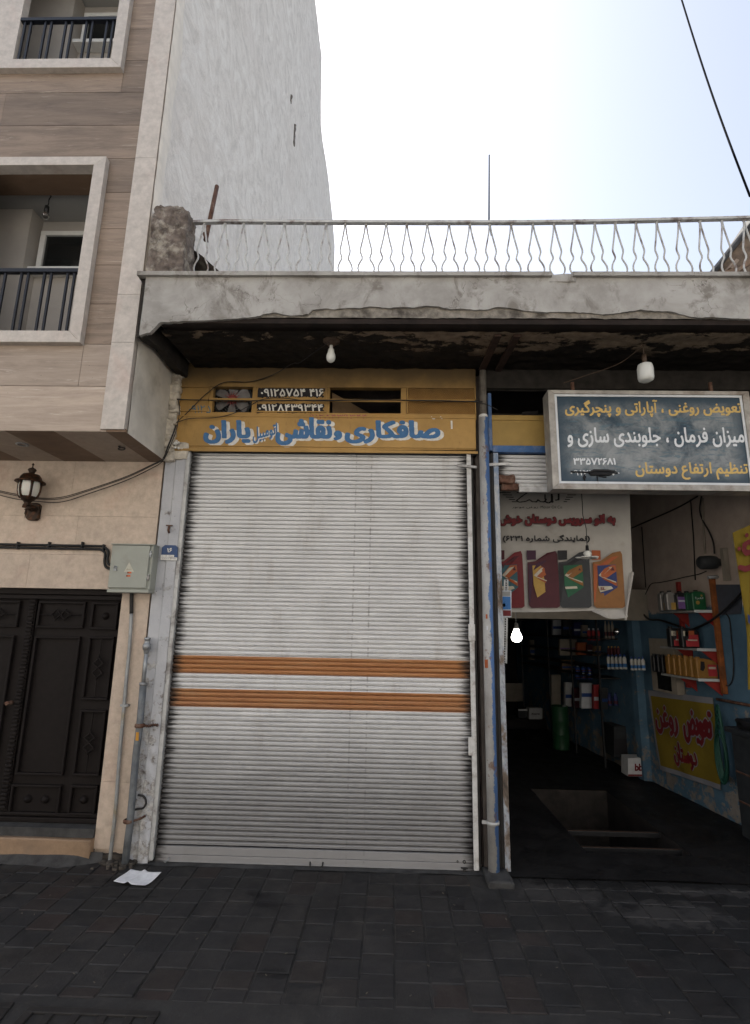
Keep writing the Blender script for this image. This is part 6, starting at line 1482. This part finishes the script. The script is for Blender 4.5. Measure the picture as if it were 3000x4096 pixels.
for k in range(4): bottle('plain white bottle, %s of the right row on the rear rack' % ['leftmost', 'second from the left', 'third from the left', 'rightmost'][k], 2530+k*15, 2681, 14, 52, 'bottlewhite', 'capblue', 'plain white bottles on the rear rack')
for k in range(3): bottle('red spray can with a white band, %s on the upper rack' % ['left one', 'middle one', 'right one'][k], 2358+k*18, 2562, 15, 48, 'labelred', 'packwhite', 'red cans on the rear rack', cat='can', name='spray_can')
for k in range(3): bottle('pale slim tube standing on the upper rack near the banner corner, %s' % ['left', 'middle', 'right'][k], 2425+k*14, 2554, 11, 68, 'beige', 'beige', 'pale tubes on the rear rack', cat='tube', name='oil_tube')
for k in range(4): bottle('dark red bottle with a yellow cap behind the white bottles, %s' % ['leftmost', 'second from the left', 'third from the left', 'rightmost'][k], 2436+k*13, 2618, 12, 32, 'maroon', 'gold', 'dark red bottles on the rear rack')
for k in range(6):
    r_, c_ = divmod(k, 3); bottle('blue tin can, %s of the %s row on the middle rack' % (['left', 'centre', 'right'][c_], ['lower', 'upper'][r_]), 2311+c_*24, 2716-r_*28, 20, 24, 'capblue', 'packwhite', 'blue cans on the rear rack', cat='can', name='oil_can')
for k in range(2): bottle('navy bottle with a white label and yellow foot, %s of a pair' % ['left', 'right'][k], 2441+k*23, 2822, 17, 48, 'navy', 'navy', 'navy bottle pair', off=.2)
def carton(label, x0, y0, x1, y1, Y, m, band=None, txt=None, name='carton', cat='box', depth=.22):
    if x0 > 2195 and name == 'carton' and y1 < 2900:
        Y = min(Y, onwall(x1+2, y1, .03).y-.02, onwall(x1+2, y0, .03).y-.02); depth = .10
    q = Q(rect(x0, y0, x1, y1), Y); t = thing(name, label, cat, tuple(q[0]))
    b = MB(); b.ext(q, (0, depth, 0)); o = b.build('carton_body', M[m], t, bevel=.004)
    if band:
        b = MB(); b.add([(q[0].lerp(q[3], v)).lerp(q[1].lerp(q[2], v), u)+Vector((0, -.003, 0)) for u, v in ((.0, band[1]), (1, band[1]), (1, band[2]), (0, band[2]))], [(0, 1, 2, 3)]); b.build('printed_band', M[band[0]], o)
    if txt:
        s, u0, v0, u1, v1, mm = txt; b = MB(); P4 = [(q[0].lerp(q[3], v)).lerp(q[1].lerp(q[2], v), u) for u, v in ((u0, v0), (u1, v0), (u1, v1), (u0, v1))]
        letter(b, s, P4, 30, 1.5, .003, FRONT); b.build('carton_lettering', M[mm], o)
    return t
carton('white carton with a red letter logo on the floor against the wall', 2512, 3032, 2578, 3106, onwall(2560, 3110, .1).y-.05, 'card', ('red', .02, .12), ('bb', .35, .25, .95, .75, 'red'))
carton('white carton with black lettering on a counter deep in the dark workshop', 2116, 2833, 2170, 2879, 6.6, 'card', None, ('Xtone', .15, .42, .8, .62, 'black_ink'))
carton('banded dark carton left of the white lettered carton in the dark', 2073, 2836, 2110, 2872, 6.7, 'machine', ('card', .82, .98))
carton('pale notice board standing at the back wall of the dark workshop', 2016, 2733, 2098, 2806, 7.8, 'beige', None, None, 'notice_board', 'board', .04)
carton('grey carton stack left of the amber carton on the rear rack', 2240, 2556, 2308, 2622, 5.6, 'beige', ('labelviolet', .4, .46))
carton('amber carton beside the grey cartons on the rear rack', 2310, 2570, 2348, 2620, 5.3, 'orange2')
carton('stack of small blue and white packs low on the rear rack', 2326, 2732, 2370, 2834, 4.9, 'packwhite', ('capblue', .45, .6))
carton('tall pale packs at the left end of the rear rack', 2206, 2700, 2244, 2830, 6.2, 'beige')
carton('white tub on the blue wall ledge above the black machine', 2440, 2856, 2486, 2906, 3.9, 'card', None, None, 'tub', 'tub', .1)
carton('black machine on legs between the barrel and the lettered carton', 2456, 2906, 2572, 3030, 3.45, 'machine', ('black_ink', .1, .6), None, 'machine', 'machine', .4)
carton('dark counter across the back of the workshop', 1990, 2880, 2230, 3000, 6.5, 'darkroom', None, None, 'counter', 'counter', .6)
p = atz(2246, 2996, .012); bl2 = thing('oil_barrel', 'dark green oil barrel standing at the rear of the workshop', 'barrel', tuple(p))
s_ = scale_at(p); r = 33*s_; h = 165*s_
b = MB(); b.lathe([(0, 0), (r, 0), (r*1.03, .02), (r, .04), (r, h*.33), (r*1.03, h*.345), (r, h*.36), (r, h*.64), (r*1.03, h*.655), (r, h*.67), (r, h-.03), (r*1.03, h-.01), (r, h), (r*.95, h-.015), (0, h-.015)], p, n=24); b.build('barrel_body', M['barrel'], bl2)
b = MB(); b.lathe([(.03, h-.015), (.03, h+.01), (0, h+.01)], p+Vector((r*.6, 0, 0)), n=12); b.build('barrel_bung', M['galv'], bl2)
EX = [(2212, 2470, 2246, 2540, 6.4, 'packwhite', 'pale carton high at the left end of the rear rack'), (2252, 2476, 2290, 2540, 6.0, 'machine', 'dark carton high on the rear rack beside a pale one'), (2296, 2490, 2330, 2542, 5.5, 'navy', 'navy carton high on the rear rack under the mezzanine'), (2330, 2500, 2352, 2550, 5.2, 'beige', 'narrow beige carton left of the red cans'), (2352, 2578, 2372, 2622, 4.9, 'maroon', 'maroon carton under the red cans'), (2378, 2584, 2404, 2624, 4.7, 'cardbrown', 'brown carton under the red cans, right of the maroon one'), (2248, 2640, 2300, 2690, 5.8, 'cardbrown', 'brown carton left of the blue tin cans'), (2262, 2730, 2290, 2826, 5.6, 'card', 'tall white carton standing low, left of the white packs'), (2294, 2752, 2320, 2832, 5.3, 'maroon', 'maroon and white pack low on the rear rack'), (2376, 2740, 2400, 2836, 4.7, 'labelred', 'red edged upright pack right of the small white packs'), (2404, 2752, 2432, 2838, 4.5, 'graphite', 'dark upright box low on the rear rack near the navy bottles'), (2120, 2560, 2140, 2640, 7.0, 'beige', 'slim pale can far back beside the lit bulb'), (2262, 3005, 2300, 3042, 5.0, 'navy', 'dark blue can on the floor right of the green barrel')]
for x0_, y0_, x1_, y1_, Y_, m_, lab_ in EX: carton(lab_, x0_, y0_, x1_, y1_, Y_, m_, ('packwhite' if m_ in ('maroon', 'navy', 'labelred') else 'capblue', .35, .5), None, 'carton', 'box', .15)
p = onwall(2475, 2527, OFF); b = MB(); b.lathe([(0, -.01), (.03, 0), (.05, .03), (.052, .05), (0, .05)], p, (-.3, 1, 0), 18); t = NT('chrome_reflector', .15, 1.0); t.col((.6, .6, .62)); o = b.build('reflector_lamp', t.m, None, loc=tuple(p)); tag(o, 'round chrome reflector lamp shining faintly on the upper rack', 'lamp')
# ------------------------------------------------------------------ unseen terrace across the street, added to bounce sunlight onto the shopfront
OY = -12.5
t = NT('sunlit_render', .9, spec=.1); f = t.noise(.6, 6); t.col(t.ramp(f, [(.3, (.48, .455, .42)), (.7, (.58, .56, .53))])); M['opposite'] = t.m
mb = MB(); mb2 = MB()
for k in range(6):
    x0 = -27+k*9.0; hgt = (9.5, 11, 8.8, 10.2, 9.2, 10.8)[k]
    wins = [(x0+1.1+j*2.6, z) for j in range(3) for z in (4.2, 7.2) if z+1.6 < hgt]
    mb.box(x0, x0+9, OY-8, OY-.3, 0, hgt)
    zs = [0.0, 4.2, 5.7, 7.2, 8.7, hgt]; xs = [x0]+[v for j in range(3) for v in (x0+1.1+j*2.6, x0+2.5+j*2.6)]+[x0+9]
    for a, b in zip(zs[:-1], zs[1:]):
        for i in range(len(xs)-1):
            if a in (4.2, 7.2) and i % 2 == 1 and b < hgt: mb2.box(xs[i]+.04, xs[i+1]-.04, OY-.298, OY-.2, a+.04, b-.04)
            else: mb.box(xs[i], xs[i+1], OY-.299, OY, a, b)
    mb.box(x0, x0+9, OY-.3, OY+.12, hgt, hgt+.25)
o = struct('added_bounce_terrace', mb, M['opposite']); mb2.build('terrace_window', M['glass'], o)
